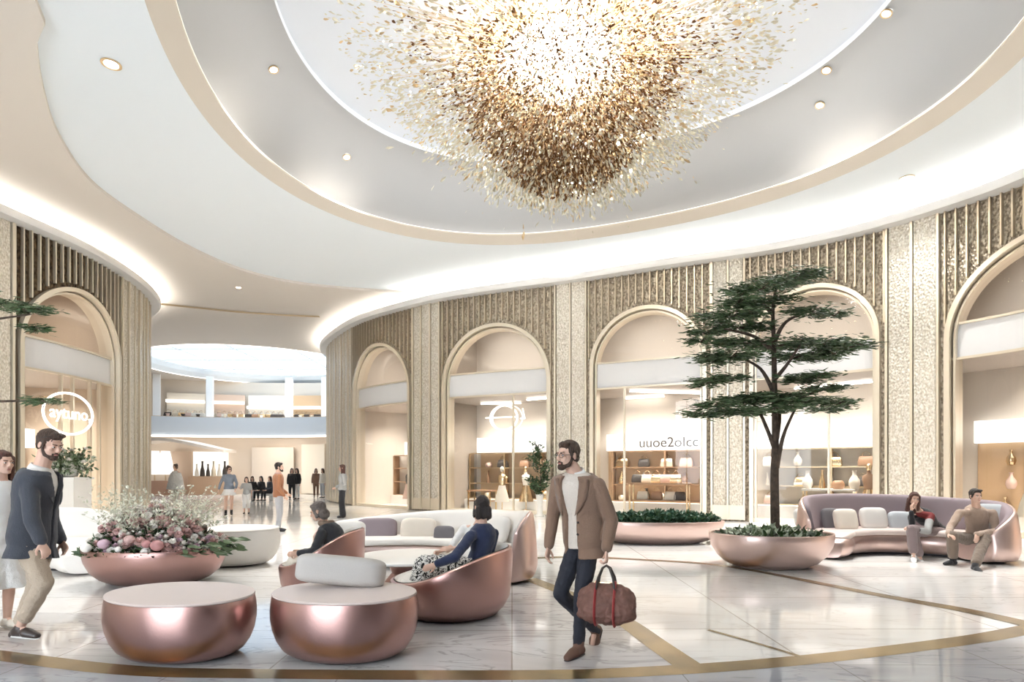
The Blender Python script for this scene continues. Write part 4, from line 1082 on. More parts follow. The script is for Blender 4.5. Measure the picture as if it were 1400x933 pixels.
for (px, py, hw) in [(1086, 376, 34), (1108, 372, 18), (1040, 392, 46), (1064, 385, 42), (1008, 410, 40), (1046, 410, 48), (975, 432, 26), (1000, 428, 40), (966, 452, 22), (1010, 445, 48), (958, 464, 14),
                     (1110, 423, 36), (1140, 428, 20), (1020, 466, 44), (1062, 470, 55), (1120, 468, 50), (1160, 472, 30), (1000, 484, 46), (1140, 480, 26), (975, 492, 24), (1085, 486, 40), (1125, 487, 22),
                     (968, 520, 28), (1000, 514, 24), (1118, 512, 26), (1095, 517, 24), (1120, 530, 32), (1020, 546, 50), (1060, 540, 50), (1100, 546, 44), (1145, 550, 20), (975, 552, 28), (960, 565, 24), (1010, 562, 48), (1050, 557, 40), (1128, 558, 26)]:
    dy = rp.uniform(-.5, .5); x, y, z = tl(px, py, dy); pads.append((x, y, z, hw*TD/F, 0))
trunk = [(.0+tl(1061, 715)[0], 0, .46), tl(1059, 660), tl(1060, 600), tl(1059, 540), tl(1058, 470), tl(1057, 420), tl(1063, 385)]
limbs = [[tl(1061, 620), tl(1050, 590), tl(1036, 560, .2), tl(1020, 545, .3)], [tl(1062, 640), tl(1070, 600, -.1), tl(1082, 570, -.15), tl(1098, 540, -.2)],
         [tl(1059, 540), tl(1040, 505, .2), tl(1010, 488, .3)], [tl(1058, 520), tl(1075, 500, -.2), tl(1095, 470, -.3)], [tl(1058, 470), tl(1075, 440), tl(1110, 425, .1)],
         [tl(1057, 480), tl(1030, 460, -.1), tl(990, 450, -.2)], [tl(1057, 430), tl(1040, 415), tl(1010, 408)], [tl(1059, 560), tl(1090, 545, .3), tl(1130, 532, .3)], [tl(1062, 600), tl(1066, 570, .1), tl(1064, 545, .15)]]
layered_tree(tr, None, trunk, limbs, pads, 11)
# second tree, only its branch tips reach into the frame at the left edge
lp_ = planter('tree_planter', (-10.25, 9.3), .9, .7, .54, 'copper bowl planter at the left edge carrying the tree whose branch tips show', M_COPPERL, base=.6)
t2 = empty('layered_tree', (-9.45, 9.3, 0), 0, 'tree at the left edge of which only green branch tips show', 'tree')
pads2 = [(2.12, -.1, 1.55+99*9.2/800, .26, 0), (1.75, 0, 4.15, .34, 0), (1.1, .1, 4.3, .5, 0), (1.92, 0, 3.86, .15, 0), (.2, .2, 4.6, .5, 0), (-.4, 0, 3.9, .6, 0), (.4, -.2, 3.2, .6, 0), (.5, -.1, 2.72, .45, 0), (-.5, .1, 2.9, .6, 0)]
layered_tree(t2, None, [(0, 0, .46), (.05, 0, 1.5), (0, 0, 3.0), (.05, 0, 4.5)], [[(0, 0, 2.2), (.5, 0, 2.6), (2.0, 0, 2.68)], [(0, 0, 3.2), (.5, 0, 3.8), (1.8, 0, 4.05)], [(0, 0, 2.5), (-.3, 0, 3.2), (-.5, 0, 3.9)]], pads2, 12)

# flower planter
fp = planter('flower_planter', (-5.02, 8.25), .95, .68, .48, 'rose copper planter overflowing with pink and white flowers', M_COPPER, base=.62)
M_F1 = mat('blush_petal', (.78, .52, .49), .6, noise_amt=.25, noise_scale=20); M_F2 = mat('white_petal', (.88, .85, .80), .6); M_F3 = mat('mauve_petal', (.60, .42, .50), .5); M_F4 = mat('rose_petal', (.55, .27, .27), .5)
rf = random.Random(31)
def blossom(mb, c, r, rr):
    for L_ in range(3):
        n = 5+L_
        for j in range(n):
            a = 2*PI*j/n+L_*.5; t = .35+.33*L_; d = Vector((math.cos(a)*t, math.sin(a)*t, 1.1-t)).normalized(); u = Vector((-math.sin(a), math.cos(a), 0)); p = c+d*r*.15
            w = r*(.35+.18*L_); e = p+d*r
            mb.add([p, p+d*r*.55+u*w, e+u*w*.5, e-u*w*.5, p+d*r*.55-u*w, p+d*r*.6-d.cross(u)*w*.3], [(0, 1, 5), (1, 2, 5), (2, 3, 5), (3, 4, 5), (4, 0, 5)])
bulk = [MB(), MB(), MB()]; ns = 0
for k in range(620):
    t = rf.uniform(0, 2*PI); r = math.sqrt(rf.random()); x = .90*r*math.cos(t)+.04; y = .62*r*math.sin(t); top = .50+.66*(1-(r)**1.8)*(1.0-.25*x)
    z = top*rf.uniform(.78, 1.0) if r < .9 else rf.uniform(.45, .62)
    if z > .92 or x < -.45: i = 1 if rf.random() < .8 else 0
    elif z > .68: i = 0 if rf.random() < .65 else 1
    else: i = rf.choice([0, 0, 1, 1, 2])
    rad = rf.uniform(.025, .055)
    if y < -.05 and ns < 95 and z < .95:
        m = MB(); blossom(m, Vector((0, 0, 0)), rad*1.25, rf); o = m.build('blossom', [M_F1, M_F2, M_F3][i], fp, recalc=False); o.location = (x, y, z); o.rotation_euler = (.8*rf.random()+.2, .9*x, 0); ns += 1
    else: blossom(bulk[i], Vector((x, y, z)), rad, rf)
for i in range(3): tag(bulk[i].build('blossoms', [M_F1, M_F2, M_F3][i], fp, recalc=False), kind='stuff')
for k, (x, z, r, mi) in enumerate([(-.32, .60, .075, 2), (.02, .66, .07, 0), (.24, .60, .06, 3), (.38, .58, .085, 3), (-.55, .55, .07, 1), (.22, .50, .055, 1), (-.12, .53, .05, 1)]):
    m = MB()
    for L_ in range(4): m.ell((0, 0, 0), (r*(1-.12*L_), r*(1-.2*L_)*.9, r*(.85-.05*L_)), rot=Matrix.Rotation(L_*.5, 3, 'Y'), n=14, m=9)
    o = m.build('rose_bud', [M_F1, M_F2, M_F3, M_F4][mi], fp); o.location = (x, -.60, z)
lm = [MB(), MB(), MB()]
for k in range(1500):
    t = rf.uniform(0, 2*PI); r = math.sqrt(rf.random()); x = .95*r*math.cos(t); y = .62*r*math.sin(t); z = .42+.60*(1-r**1.6)*rf.random()
    rleaf(lm[0 if rf.random() < .7 else 1], Vector((x, y, z)), Vector((x+rf.gauss(0, .5), y*1.4+rf.gauss(0, .5), rf.uniform(-.1, .9))), rf.uniform(.06, .16), .022, rf)
for k in range(170):      # airy sprays reaching up and out
    a = rf.uniform(0, 2*PI); e = Vector((math.cos(a)*rf.uniform(.2, 1.05), math.sin(a)*.6, rf.uniform(.75, 1.35)))
    s0 = Vector((e.x*.4, e.y*.4, .5)); lm[2].tube([s0, (s0+e)/2+Vector((0, 0, .1)), e], [.004, .003, .002], 4)
    for q in range(9): rleaf(lm[2], s0.lerp(e, rf.uniform(.5, 1))+Vector((rf.gauss(0, .02), rf.gauss(0, .02), .06)), Vector((rf.gauss(0, 1), rf.gauss(0, 1), .6)), rf.uniform(.03, .07), .012, rf)
for k in range(60):
    e = Vector((rf.uniform(.8, 1.25), rf.uniform(-.6, .3), rf.uniform(.40, .56))); rleaf(lm[1], e-Vector((.18, 0, -.05)), Vector((1, rf.gauss(0, .5), -.2)), .2, .03, rf)
for i, mm in enumerate([M_LG, M_LG2, mat('pale_spray', (.66, .66, .54), .6)]): tag(lm[i].build('foliage', mm, fp, recalc=False), kind='stuff')

# shrub in a slender white vase by the shopfront
pv = empty('potted_shrub', (at(738, 700, 20.2).x, 20.2, 0), 0, 'dark bushy shrub in a slender white vase by the shopfront left of the walking man', 'potted plant')
m = MB(); m.lathe([(.16, 0), (.17, .02), (.10, .1), (.09, .4), (.14, .75), (.12, .78), (.10, .74)], n=24); m.build('vase', M_SHOPWHITE, pv)
m = MB(); m.tube([(0, 0, .7), (.03, 0, 1.3), (0, 0, 2.2)], [.02, .015, .006], 6)
rr = random.Random(8); lf = MB()
for k in range(26):
    z = rr.uniform(.85, 2.35); a = rr.uniform(0, 2*PI); rad = .52*math.sin((z-.45)/2.2*PI)**.6*rr.uniform(.5, 1); e = Vector((rad*math.cos(a), rad*math.sin(a), z+.15)); m.tube([(0, 0, z-.2), e], [.008, .003], 4)
    for q in range(36): rleaf(lf, Vector((0, 0, z-.15)).lerp(e, rr.uniform(.3, 1.1))+Vector((rr.gauss(0, .05), rr.gauss(0, .05), rr.gauss(0, .06))), Vector((rr.gauss(0, 1), rr.gauss(0, 1), rr.gauss(.2, .6))), rr.uniform(.08, .15), .028, rr)
m.build('stems', M_BARK, pv); tag(lf.build('leaves', M_LG, pv, recalc=False), kind='stuff')

# white counter with a flower vase at the left shop
cx, cy_ = at(93, 700, 14.2).x, 14.2
rt = empty('reception_counter', (cx, cy_, 0), 0, 'white counter in front of the left wall shop, carrying the leafy bouquet', 'counter')
m = MB(); m.box((0, 0, .68), (.72, .6, 1.36)); m.build('body', M_SHOPWHITE, rt, smooth=0); m = MB(); m.box((0, 0, 1.385), (.8, .68, .05)); m.build('countertop', M_WHITE, rt, smooth=0)
vb = empty('flower_vase', (cx, cy_, 1.412), 0, 'white vase with a pale leafy bouquet on the white counter', 'vase')
m = MB(); m.lathe([(.12, 0), (.2, .03), (.23, .15), (.2, .28), (.17, .33), (.15, .32)], n=24); m.build('vase', M_SHOPWHITE, vb)
lf = [MB(), MB(), MB()]
for k in range(60):
    a = rr.uniform(0, 2*PI); e = Vector((math.cos(a)*rr.uniform(.2, .62), math.sin(a)*.35, rr.uniform(.0, .7))); s0 = Vector((0, 0, .3)); lf[1].tube([s0, s0.lerp(e, .5)+Vector((0, 0, .12)), e], [.006, .005, .003], 4)
    for q in range(14): rleaf(lf[rr.choice([0, 1, 1])], s0.lerp(e, rr.uniform(.5, 1.05))+Vector((rr.gauss(0, .04), rr.gauss(0, .04), rr.gauss(0, .05))), Vector((e.x, rr.gauss(0, .5), rr.gauss(0, .6))), rr.uniform(.07, .14), .03, rr)
    if rr.random() < .4: blossom(lf[2], e, .06, rr)
for i, mm in enumerate([M_LGP, M_LG2, M_F2]): tag(lf[i].build(['pale_leaves', 'leaves', 'blossoms'][i], mm, vb, recalc=False), kind='stuff')
# ------------------------------------------------------------------ people
M_SKIN = mat('skin_light', (.72, .47, .36), .5, spec=.35)
M_SKIN2 = mat('skin_tan', (.60, .38, .28), .5, spec=.35)
M_LIP = mat('lips', (.55, .25, .22), .4)
M_EYEW = mat('eye_white', (.75, .72, .70), .3); M_PUPIL = mat('pupil', (.03, .02, .015), .2)
M_HAIRB = mat('brown_hair', (.085, .045, .028), .5, noise_amt=.5, noise_scale=90, stretch=(1, 1, .15), bump=.8, bump_scale=120)
M_HAIRD = mat('dark_hair', (.025, .016, .014), .45, noise_amt=.5, noise_scale=90, stretch=(1, 1, .15), bump=.8, bump_scale=120)
M_HAIRA = mat('auburn_hair', (.12, .045, .03), .5, noise_amt=.5, noise_scale=90, stretch=(1, 1, .15), bump=.8, bump_scale=120)
def cloth(name, c, scale=120, **k): return mat(name, c, .85, bump=.35, bump_scale=scale, sheen=.2, **k)
_tex = bpy.data.textures.new('cloth_folds', 'CLOUDS'); _tex.noise_scale = .07; _tex.noise_depth = 2
_tex2 = bpy.data.textures.new('hair_folds', 'CLOUDS'); _tex2.noise_scale = .022; _tex2.noise_depth = 2

def organic(mb, name, m, parent, vox=.009, smooth_it=4, disp=0., tex=None):
    o = mb.build(name, m, parent, smooth=0, recalc=True)
    r = o.modifiers.new('remesh', 'REMESH'); r.mode = 'VOXEL'; r.voxel_size = vox; r.use_smooth_shade = True
    if smooth_it: s_ = o.modifiers.new('smooth', 'SMOOTH'); s_.iterations = smooth_it; s_.factor = .5
    if disp: d = o.modifiers.new('folds', 'DISPLACE'); d.texture = tex or _tex; d.strength = disp; d.mid_level = .5; d.texture_coords = 'LOCAL'
    return o

class Person:
    def __init__(s, name, loc, rz, label, k=1.0, vox=.009, fem=False, skin=None, cat='person', group=None):
        s.loc = Vector((loc[0], loc[1], 0)); s.rz = rz; s.k = k; s.vox = vox; s.fem = fem; s.skin = skin or M_SKIN
        s.root = empty(name, s.loc, rz, label, cat, group)
        s.inv = Matrix.Rotation(-rz, 3, 'Z')
        w = .165 if fem else .19; h = .10
        J = dict(pelvis=(0, 0, .95), neck=(0, .01, 1.49), head=(0, -.015, 1.655),
                 shL=(w, .01, 1.43), shR=(-w, .01, 1.43), elL=(w+.06, .03, 1.14), elR=(-w-.06, .03, 1.14), wrL=(w+.07, -.04, .90), wrR=(-w-.07, -.04, .90),
                 hipL=(.095, 0, .92), hipR=(-.095, 0, .92), knL=(.10, -.02, .50), knR=(-.10, -.02, .50), anL=(.10, .02, .09), anR=(-.10, .02, .09))
        s.J = {a: Vector(b)*k for a, b in J.items()}
        s.toe = {'L': Vector((.05, -1, 0)), 'R': Vector((-.05, -1, 0))}
        s.headrot = Matrix.Identity(3); s.curl = {'L': .5, 'R': .5}; s.palm = {'L': Vector((-1, 0, 0)), 'R': Vector((1, 0, 0))}; s.hd = {'L': None, 'R': None}
    def px(s, **kw):
        for a, (x, y, d) in kw.items(): s.J[a] = s.inv @ (at(x, y, d)-s.loc)
        return s
    def set(s, **kw):
        for a, v in kw.items(): s.J[a] = Vector(v)*s.k
        return s
    def look(s, yaw=0, pitch=0, roll=0):
        s.headrot = Matrix.Rotation(yaw, 3, 'Z') @ Matrix.Rotation(pitch, 3, 'X') @ Matrix.Rotation(roll, 3, 'Y'); return s
    def hp(s, x, y, z): return s.J['head']+s.headrot @ (Vector((x, y, z))*s.k)
    def frame(s, t):
        J = s.J; lat = ((J['hipL']-J['hipR']).normalized()*(1-max(0, min(1, t)))+(J['shL']-J['shR']).normalized()*max(0, min(1, t))).normalized()
        P, N = J['pelvis'], J['neck']; C = s.J.get('chest', (P+N)/2+Vector((0, .015*s.k, 0)))
        def S(u):
            if u < 0: return P+((P-C).normalized()+Vector((0, 0, -1.8))).normalized()*(-u)*(N-P).length
            if u > 1: return N+(N-C).normalized()*(u-1)*(N-P).length
            return P*(1-u)**2+C*2*u*(1-u)+N*u*u
        up_ = (S(t+.05)-S(t-.05)).normalized(); fw = lat.cross(up_).normalized(); fw = -up_.cross(lat).normalized()
        if fw.dot(Vector((0, -1, 0))) < -.2: fw = -fw
        return S(t), lat, fw, up_
    def rings(s, spec, n=32, gap=None, th=.03, wave=0):
        out = []
        for t, w, d in spec:
            c, lat, fw, up_ = s.frame(t); w *= s.k; d *= s.k
            if gap is None:
                r = []
                for j in range(n):
                    a = 2*PI*j/n; q = 1+wave*math.sin(a*7)*max(0, -t)
                    r.append(c+lat*(math.sin(a)*w*q)+fw*(math.cos(a)*d*q))
                out.append(r)
            else:
                g_ = gap(t); r = []
                for j in range(n):
                    a = g_+(2*PI-2*g_)*j/(n-1); r.append(c+lat*(math.sin(a)*w)+fw*(math.cos(a)*d))
                for j in reversed(range(n)):
                    a = g_+(2*PI-2*g_)*j/(n-1); r.append(c+lat*(math.sin(a)*(w-th*s.k))+fw*(math.cos(a)*(d-th*s.k)))
                out.append(r)
        return out
    TM = [(-.12, .15, .11), (0, .168, .12), (.2, .158, .112), (.38, .15, .105), (.6, .17, .118), (.78, .18, .12), (.9, .165, .105), (.97, .11, .085), (1.02, .065, .065)]
    TF = [(-.12, .15, .11), (0, .168, .12), (.2, .145, .105), (.38, .125, .09), (.6, .145, .115), (.76, .15, .125), (.88, .145, .10), (.96, .095, .075), (1.02, .055, .055)]
    def hand(s, mb, side):
        J = s.J; k = s.k; W = J['wr'+side]; E = J['el'+side]; d = s.hd[side]; d = (W-E).normalized() if d is None else (Vector(d)).normalized()
        n = s.palm[side]; n = (n-d*n.dot(d)).normalized(); t = d.cross(n) if side == 'L' else n.cross(d)
        fwd = t
        mb.cap(W-d*.01*k, W+d*.075*k, .024*k, .037*k, flat=n, k=.42)
        c = s.curl[side]
        for i, (o, L_) in enumerate([(.030, .070), (.010, .080), (-.010, .074), (-.029, .058)]):
            p = W+d*(.085-.004*abs(i-1))*k+t*o*k; ang = c*.35; dd = d
            for q, f in enumerate((.45, .32, .23)):
                a = c*(.55 if q == 0 else .8); ang2 = a*(q+1) if q else a
                dd = (d*math.cos(ang2)+n*math.sin(ang2)).normalized(); e = p+dd*L_*f*k
                mb.cap(p, e, (.0088-.0008*q)*k, (.0082-.0008*q)*k, n=8); p = e
        b = W+d*.022*k+t*.024*k; e = b+(d*.6+t*.55+n*.35).normalized()*.045*k; mb.cap(b, e, .014*k, .011*k, n=8)
        mb.cap(e, e+(d*.85+t*.1+n*.45*c).normalized()*.032*k, .0105*k, .009*k, n=8)
    def body(s, bare_arm=True):
        J = s.J; k = s.k; mb = MB(); H = s.hp
        R_ = s.headrot
        def E(c, r): mb.ell(H(*c), [q*k for q in r], rot=R_, n=18, m=12)
        f = .95 if s.fem else 1.0
        E((0, .015, .035), (.074, .092, .085)); E((0, -.026, -.03), (.060*f, .064, .078)); E((0, -.060, -.088), (.026*f, .024, .020))
        for q in (-1, 1):
            mb.cap(H(.052*q*f, 0, -.045), H(.024*q, -.052, -.090), .018*k, .015*k); E((.036*q, -.066, -.018), (.020, .018, .020)); E((.078*q, .010, -.005), (.008, .019, .030)); E((.011*q, -.102, -.030), (.009, .009, .007))
        mb.cap(H(0, -.084, .018), H(0, -.108, -.022), .008*k, .0125*k); mb.cap(H(-.036, -.078, .028), H(.036, -.078, .028), .011*k)
        E((0, -.082, -.058), (.022, .010, .012))
        nr = .046 if s.fem else .057
        mb.cap(H(0, .02, -.05), J['neck']-Vector((0, 0, .02*k)), nr*k, nr*1.12*k)
        mb.loft(s.rings([(t, w*.86, d*.86) for t, w, d in (s.TF if s.fem else s.TM)]))
        for q in 'LR':
            mb.cap(J['neck']-Vector((0, 0, .05*k)), J['sh'+q], .045*k, .045*k)
            mb.chain([J['sh'+q], J['el'+q], J['wr'+q]], [.046*k, .036*k, .024*k]) if not s.fem else mb.chain([J['sh'+q], J['el'+q], J['wr'+q]], [.038*k, .031*k, .021*k])
            hip, kn, an = J['hip'+q], J['kn'+q], J['an'+q]; mb.chain([hip, kn], [.078*k, .050*k]); mb.cap(kn, kn.lerp(an, .35), .048*k, .052*k); mb.cap(kn.lerp(an, .35), an, .052*k, .033*k)
            mb.cap(an, an+s.toe[q].normalized()*.09*k-Vector((0, 0, .045*k)), .030*k, .024*k)
            s.hand(mb, q)
        o = organic(mb, 'body', s.skin, s.root, s.vox*.72, 3)
        # eyes, brows, lips
        for q in (-1, 1):
            e = MB(); e.ell(H(.030*q, -.0815, .006), (.013*k, .008*k, .0065*k), rot=R_, n=12, m=8); nf = len(e.f); e.cur = 1; e.ell(H(.030*q, -.0865, .006), (.0058*k, .005*k, .0058*k), rot=R_, n=10, m=6)
            e.build('eye', [M_EYEW, M_PUPIL], s.root)
            e = MB(); e.cap(H(.014*q, -.0895, .026), H(.044*q, -.082, .030), .0042*k, n=6); e.build('eyebrow', s.hairm, s.root)
        e = MB(); e.ell(H(0, -.089, -.055), (.021*k, .007*k, .0045*k), rot=R_, n=12, m=6); e.ell(H(0, -.088, -.063), (.018*k, .007*k, .005*k), rot=R_, n=12, m=6); e.build('lips', M_LIP, s.root)
        return o
    def hair(s, m, style='short', length=.25, disp=.012):
        s.hairm = m; mb = MB(); H = s.hp; k = s.k; R_ = s.headrot
        def E(c, r): mb.ell(H(*c), [q*k for q in r], rot=R_, n=18, m=12)
        if style == 'beanie': E((0, .025, .045), (.090, .105, .098))
        else: E((0, .026, .048), (.083, .096, .090)); E((0, -.038, .092), (.055, .040, .030))
        if style == 'short':
            E((.02, -.05, .100), (.05, .035, .024)); E((0, .045, -.01), (.070, .062, .062))
            for q in (-1, 1): mb.cap(H(.074*q, -.018, .03), H(.074*q, -.022, -.02), .010*k)
        if style in ('long', 'bob', 'bun', 'scarf'):
            for q in (-1, 1):
                mb.cap(H(.066*q, -.03, .06), H(.080*q, -.01, -.06), .022*k, .022*k)
                if style in ('long', 'bob'): mb.cap(H(.078*q, -.0, -.04), H(.085*q, .0, -.04-length*.8), .028*k, .026*k)
            E((0, .05, -.02), (.078, .066, .075))
        if style in ('long', 'bob'):
            for x in (-.05, 0, .05): mb.cap(H(x, .075, -.02), H(x*1.2, .075, -.04-length), .042*k, .035*k)
        if style == 'bun': E((0, .075, .11), (.042, .042, .042))
        if style == 'scarf': E((0, .06, -.05), (.09, .075, .08))
        return organic(mb, 'hair', m, s.root, s.vox*.8, 2, disp*k, _tex2)
    def beard(s, m, full=True):
        mb = MB(); H = s.hp; k = s.k; R_ = s.headrot
        mb.ell(H(0, -.068, -.088), [.036*k, .034*k, .030*k], rot=R_)
        for q in (-1, 1): mb.cap(H(.063*q, -.006, -.025), H(.048*q, -.035, -.075), .012*k, .018*k); mb.cap(H(.048*q, -.035, -.075), H(.01*q, -.075, -.09), .018*k, .02*k); mb.cap(H(0, -.094, -.045), H(.026*q, -.082, -.055), .006*k, .007*k)
        organic(mb, 'beard', m, s.root, s.vox*.7, 2, .006*k, _tex2)
    def trousers(s, m, r=(.098, .072, .058), end=.06, disp=.016):
        J = s.J; k = s.k; mb = MB(); c, lat, fw, up_ = s.frame(0)
        mb.loft(s.rings([(-.16, .10, .09), (-.12, .155, .115), (0, .172, .125), (.12, .166, .12)]))
        for q in 'LR':
            hip, kn, an = J['hip'+q], J['kn'+q], J['an'+q]; a2 = an+(kn-an).normalized()*end*k
            mb.chain([hip, kn, a2], [r[0]*k, r[1]*k, r[2]*k])
        return organic(mb, 'trousers', m, s.root, s.vox, 3, disp*k)
    def skirt(s, m, L_=.45, w1=.30, disp=.02, pts=None):
        mb = MB(); c, lat, fw, up_ = s.frame(0)
        mb.loft(s.rings([(-L_, w1, w1*.85), (-L_*.6, w1*.78, w1*.66), (-.1, .18, .13), (.12, .15, .11), (.2, .13, .095)], wave=.12))
        return organic(mb, 'skirt', m, s.root, s.vox, 2, disp*s.k)
    def top(s, m, name='pullover', ext=.012, hem=-.12, arm=(.060, .050, .040), cuff=.0, gap=None, disp=.012, sleeve=1.0, flare=0., th=.034, collar=True):
        J = s.J; k = s.k; mb = MB(); base = s.TF if s.fem else s.TM
        sp = [(hem, base[1][1]+ext+flare, base[1][2]+ext+flare*.8)]+[(t, w+ext, d+ext) for t, w, d in base if t > hem+.05][:-1]
        if collar: sp += [(1.0, .082, .078)]
        mb.loft(s.rings(sp, gap=gap, th=th))
        for q in 'LR':
            mb.cap(J['neck']-Vector((0, 0, .055*k)) +(J['sh'+q]-J['neck'])*.25, J['sh'+q]-Vector((0, 0, .004)), .045*k, arm[0]*k*.98)
            sh, el, wr = J['sh'+q], J['el'+q], J['wr'+q]
            if sleeve >= 1: mb.chain([sh, el, wr-(wr-el).normalized()*(.02+cuff)*k], [a*k for a in arm])
            elif sleeve > .5: mb.chain([sh, el, el.lerp(wr, (sleeve-.5)*2)], [a*k for a in arm])
            else: mb.chain([sh, sh.lerp(el, sleeve*2)], [arm[0]*k, arm[1]*k])
        return organic(mb, name, m, s.root, s.vox, 3, disp*k)
    def cuffs(s, m):
        for q in 'LR':
            el, wr = s.J['el'+q], s.J['wr'+q]; d = (wr-el).normalized(); mb = MB(); mb.cap(wr-d*.035*s.k, wr-d*.012*s.k, .035*s.k, .034*s.k, n=16); mb.build('shirt_cuff', m, s.root)
    def collar(s, m):
        mb = MB(); c, lat, fw, up_ = s.frame(1.0); k = s.k
        n = 24; A = []; B = []; C_ = []
        for j in range(n+1):
            a = .35+(2*PI-.7)*j/n; f = abs(j-n/2)/(n/2)
            A.append(c+lat*math.sin(a)*.066*k+fw*math.cos(a)*.070*k+up_*(.035-.03*f)*k)
            B.append(c+lat*math.sin(a)*.088*k+fw*math.cos(a)*.092*k+up_*(-.015-.05*f**3)*k)
            C_.append(c+lat*math.sin(a)*.062*k+fw*math.cos(a)*.066*k+up_*(-.02)*k)
        mb.strip(A, B); mb.strip(A, C_); o = mb.build('shirt_collar', m, s.root, recalc=False); q = o.modifiers.new('t', 'SOLIDIFY'); q.thickness = .005
    def shoes(s, m, sole=None, L_=.20, boot=0., name='shoe', heel=0.):
        k = s.k
        for q in 'LR':
            an = s.J['an'+q]; t = s.toe[q].normalized(); mb = MB(); up_ = Vector((0, 0, 1)); side = t.cross(up_).normalized(); dn = side.cross(t).normalized()
            if dn.z > 0: dn = -dn
            h = an+dn*.045*k-t*.035*k; to = an+dn*.055*k+t*L_*.85*k; mid = an+dn*.04*k+t*.07*k
            mb.cap(h, mid, .040*k, .040*k, flat=side, k=.9); mb.cap(an+dn*.012*k+t*(.0 if not boot else .01), mid-dn*.004*k, (.036 if boot else .022)*k, .038*k); mb.cap(mid, to, .042*k, .027*k, flat=side, k=1.25); mb.cap(an+dn*.01*k, h, .042*k, .040*k)
            if boot: mb.cap(an, an-(an-s.J['kn'+q]).normalized()*boot*k, .048*k, .046*k)
            o = organic(mb, name, m, s.root, s.vox*.8, 3)
            if sole:
                sm = MB(); sm.cap(h+dn*.034*k, mid+dn*.036*k, .036*k, .040*k, flat=dn, k=.28); sm.cap(mid+dn*.036*k, to+dn*.022*k, .042*k, .028*k, flat=dn, k=.28); sm.build('sole', sole, o)
    def lapels(s, m, top=.93, bot=.42, w=.175, d=.128, g0=.62, g1=.25, wide=.055):
        k = s.k
        for q in (-1, 1):
            A = []; B = []; n = 10
            for j in range(n+1):
                u = j/n; t = bot+(top-bot)*u; c, lat, fw, up_ = s.frame(t); g_ = g1+(g0-g1)*u; ww = (w-.02*u)*k; dd = (d-.012*u)*k
                wd = wide*math.sin(min(1, u*1.15)*PI*.62)
                A.append(c+lat*q*math.sin(g_)*ww+fw*math.cos(g_)*(dd+.012*k)); a2 = g_+wd/.14
                B.append(c+lat*q*math.sin(a2)*(ww+.010*k)+fw*math.cos(a2)*(dd+.016*k))
            mb = MB(); mb.strip(A, B); o = mb.build('lapel', m, s.root, recalc=False); z = o.modifiers.new('t', 'SOLIDIFY'); z.thickness = .006

C_TAN = cloth('tan_blazer', (.25, .155, .105)); C_CREAM = cloth('cream_knit', (.72, .64, .56), 90); C_WHITE = cloth('white_shirt', (.85, .83, .80)); C_NAVYJ = mat('dark_denim', (.022, .024, .035), .8, bump=.3, bump_scale=200)
C_SUEDE = mat('brown_suede', (.16, .085, .06), .8, bump=.2, bump_scale=150); C_SLATE = cloth('slate_blazer', (.050, .055, .070)); C_KHAKI = cloth('khaki_chino', (.50, .40, .30))
C_LOAF = mat('dark_leather', (.06, .045, .04), .35); C_NAVY = cloth('navy_knit', (.018, .028, .075)); C_BLACK = cloth('black_cloth', (.018, .018, .022)); C_MAUVE = cloth('mauve_trousers', (.24, .18, .18))
C_SAND = cloth('sand_knit', (.42, .31, .24), 90); C_BROWN = cloth('brown_trousers', (.20, .15, .115)); C_GREY = cloth('grey_trousers', (.45, .45, .47)); C_RUST = cloth('rust_knit', (.36, .15, .07)); C_DENIM = cloth('grey_blue_shirt', (.22, .25, .30))
C_LGREY = cloth('soft_grey_top', (.42, .42, .41)); C_WHITEB = mat('white_leather', (.85, .84, .82), .4); C_CREAMB = cloth('cream_cloth', (.75, .68, .58))
def pattern(name, c1, c2, scale=9):
    m = bpy.data.materials.new(name); m.use_nodes = True; N = m.node_tree.nodes; L = m.node_tree.links; b = N['Principled BSDF']; tc = N.new('ShaderNodeTexCoord')
    v = N.new('ShaderNodeTexNoise'); v.inputs['Scale'].default_value = scale; v.inputs['Distortion'].default_value = 3; v.inputs['Detail'].default_value = 1; L.new(tc.outputs['Object'], v.inputs['Vector'])
    r = N.new('ShaderNodeValToRGB'); r.color_ramp.interpolation = 'CONSTANT'; r.color_ramp.elements[0].color = (*c1, 1); r.color_ramp.elements[1].position = .47; r.color_ramp.elements[1].color = (*c2, 1)
    L.new(v.outputs['Fac'], r.inputs[0]); L.new(r.outputs[0], b.inputs['Base Color']); b.inputs['Roughness'].default_value = .85
    return m
C_PATT = pattern('black_white_print', (.02, .02, .02), (.80, .78, .74), 16)
# ---- the walking man with the bag
def gap_open(t): return .30+max(0, .28*(t-.35)) if t > .35 else .30+.25*max(0, .35-t)
w = Person('person', (.60, 5.0), -.58, 'bearded man in a tan blazer and glasses walking with a brown holdall', 1.02, .008)
w.px(pelvis=(799, 738, 5.0), neck=(787, 646, 4.97), head=(776, 624, 4.93), shL=(817, 664, 4.86), shR=(763, 661, 5.06), elL=(836, 712, 4.86), wrL=(829, 752, 4.76),
     elR=(756, 706, 5.14), wrR=(750, 748, 5.02), hipL=(806, 744, 4.93), hipR=(789, 744, 5.07), knL=(795, 815, 4.82), anL=(791, 883, 4.92), knR=(766, 812, 4.92), anR=(814, 862, 5.28))
w.toe['L'] = Vector((-.1, -1, -.03)); w.toe['R'] = Vector((.05, -.75, -.85)); w.look(-.35, .02)
w.hd['L'] = (0, 0, -1); w.palm['L'] = Vector((-.9, -.3, 0)); w.curl['L'] = 1.15
w.hair(M_HAIRB, 'short', disp=.010); w.body(); w.beard(M_HAIRB)
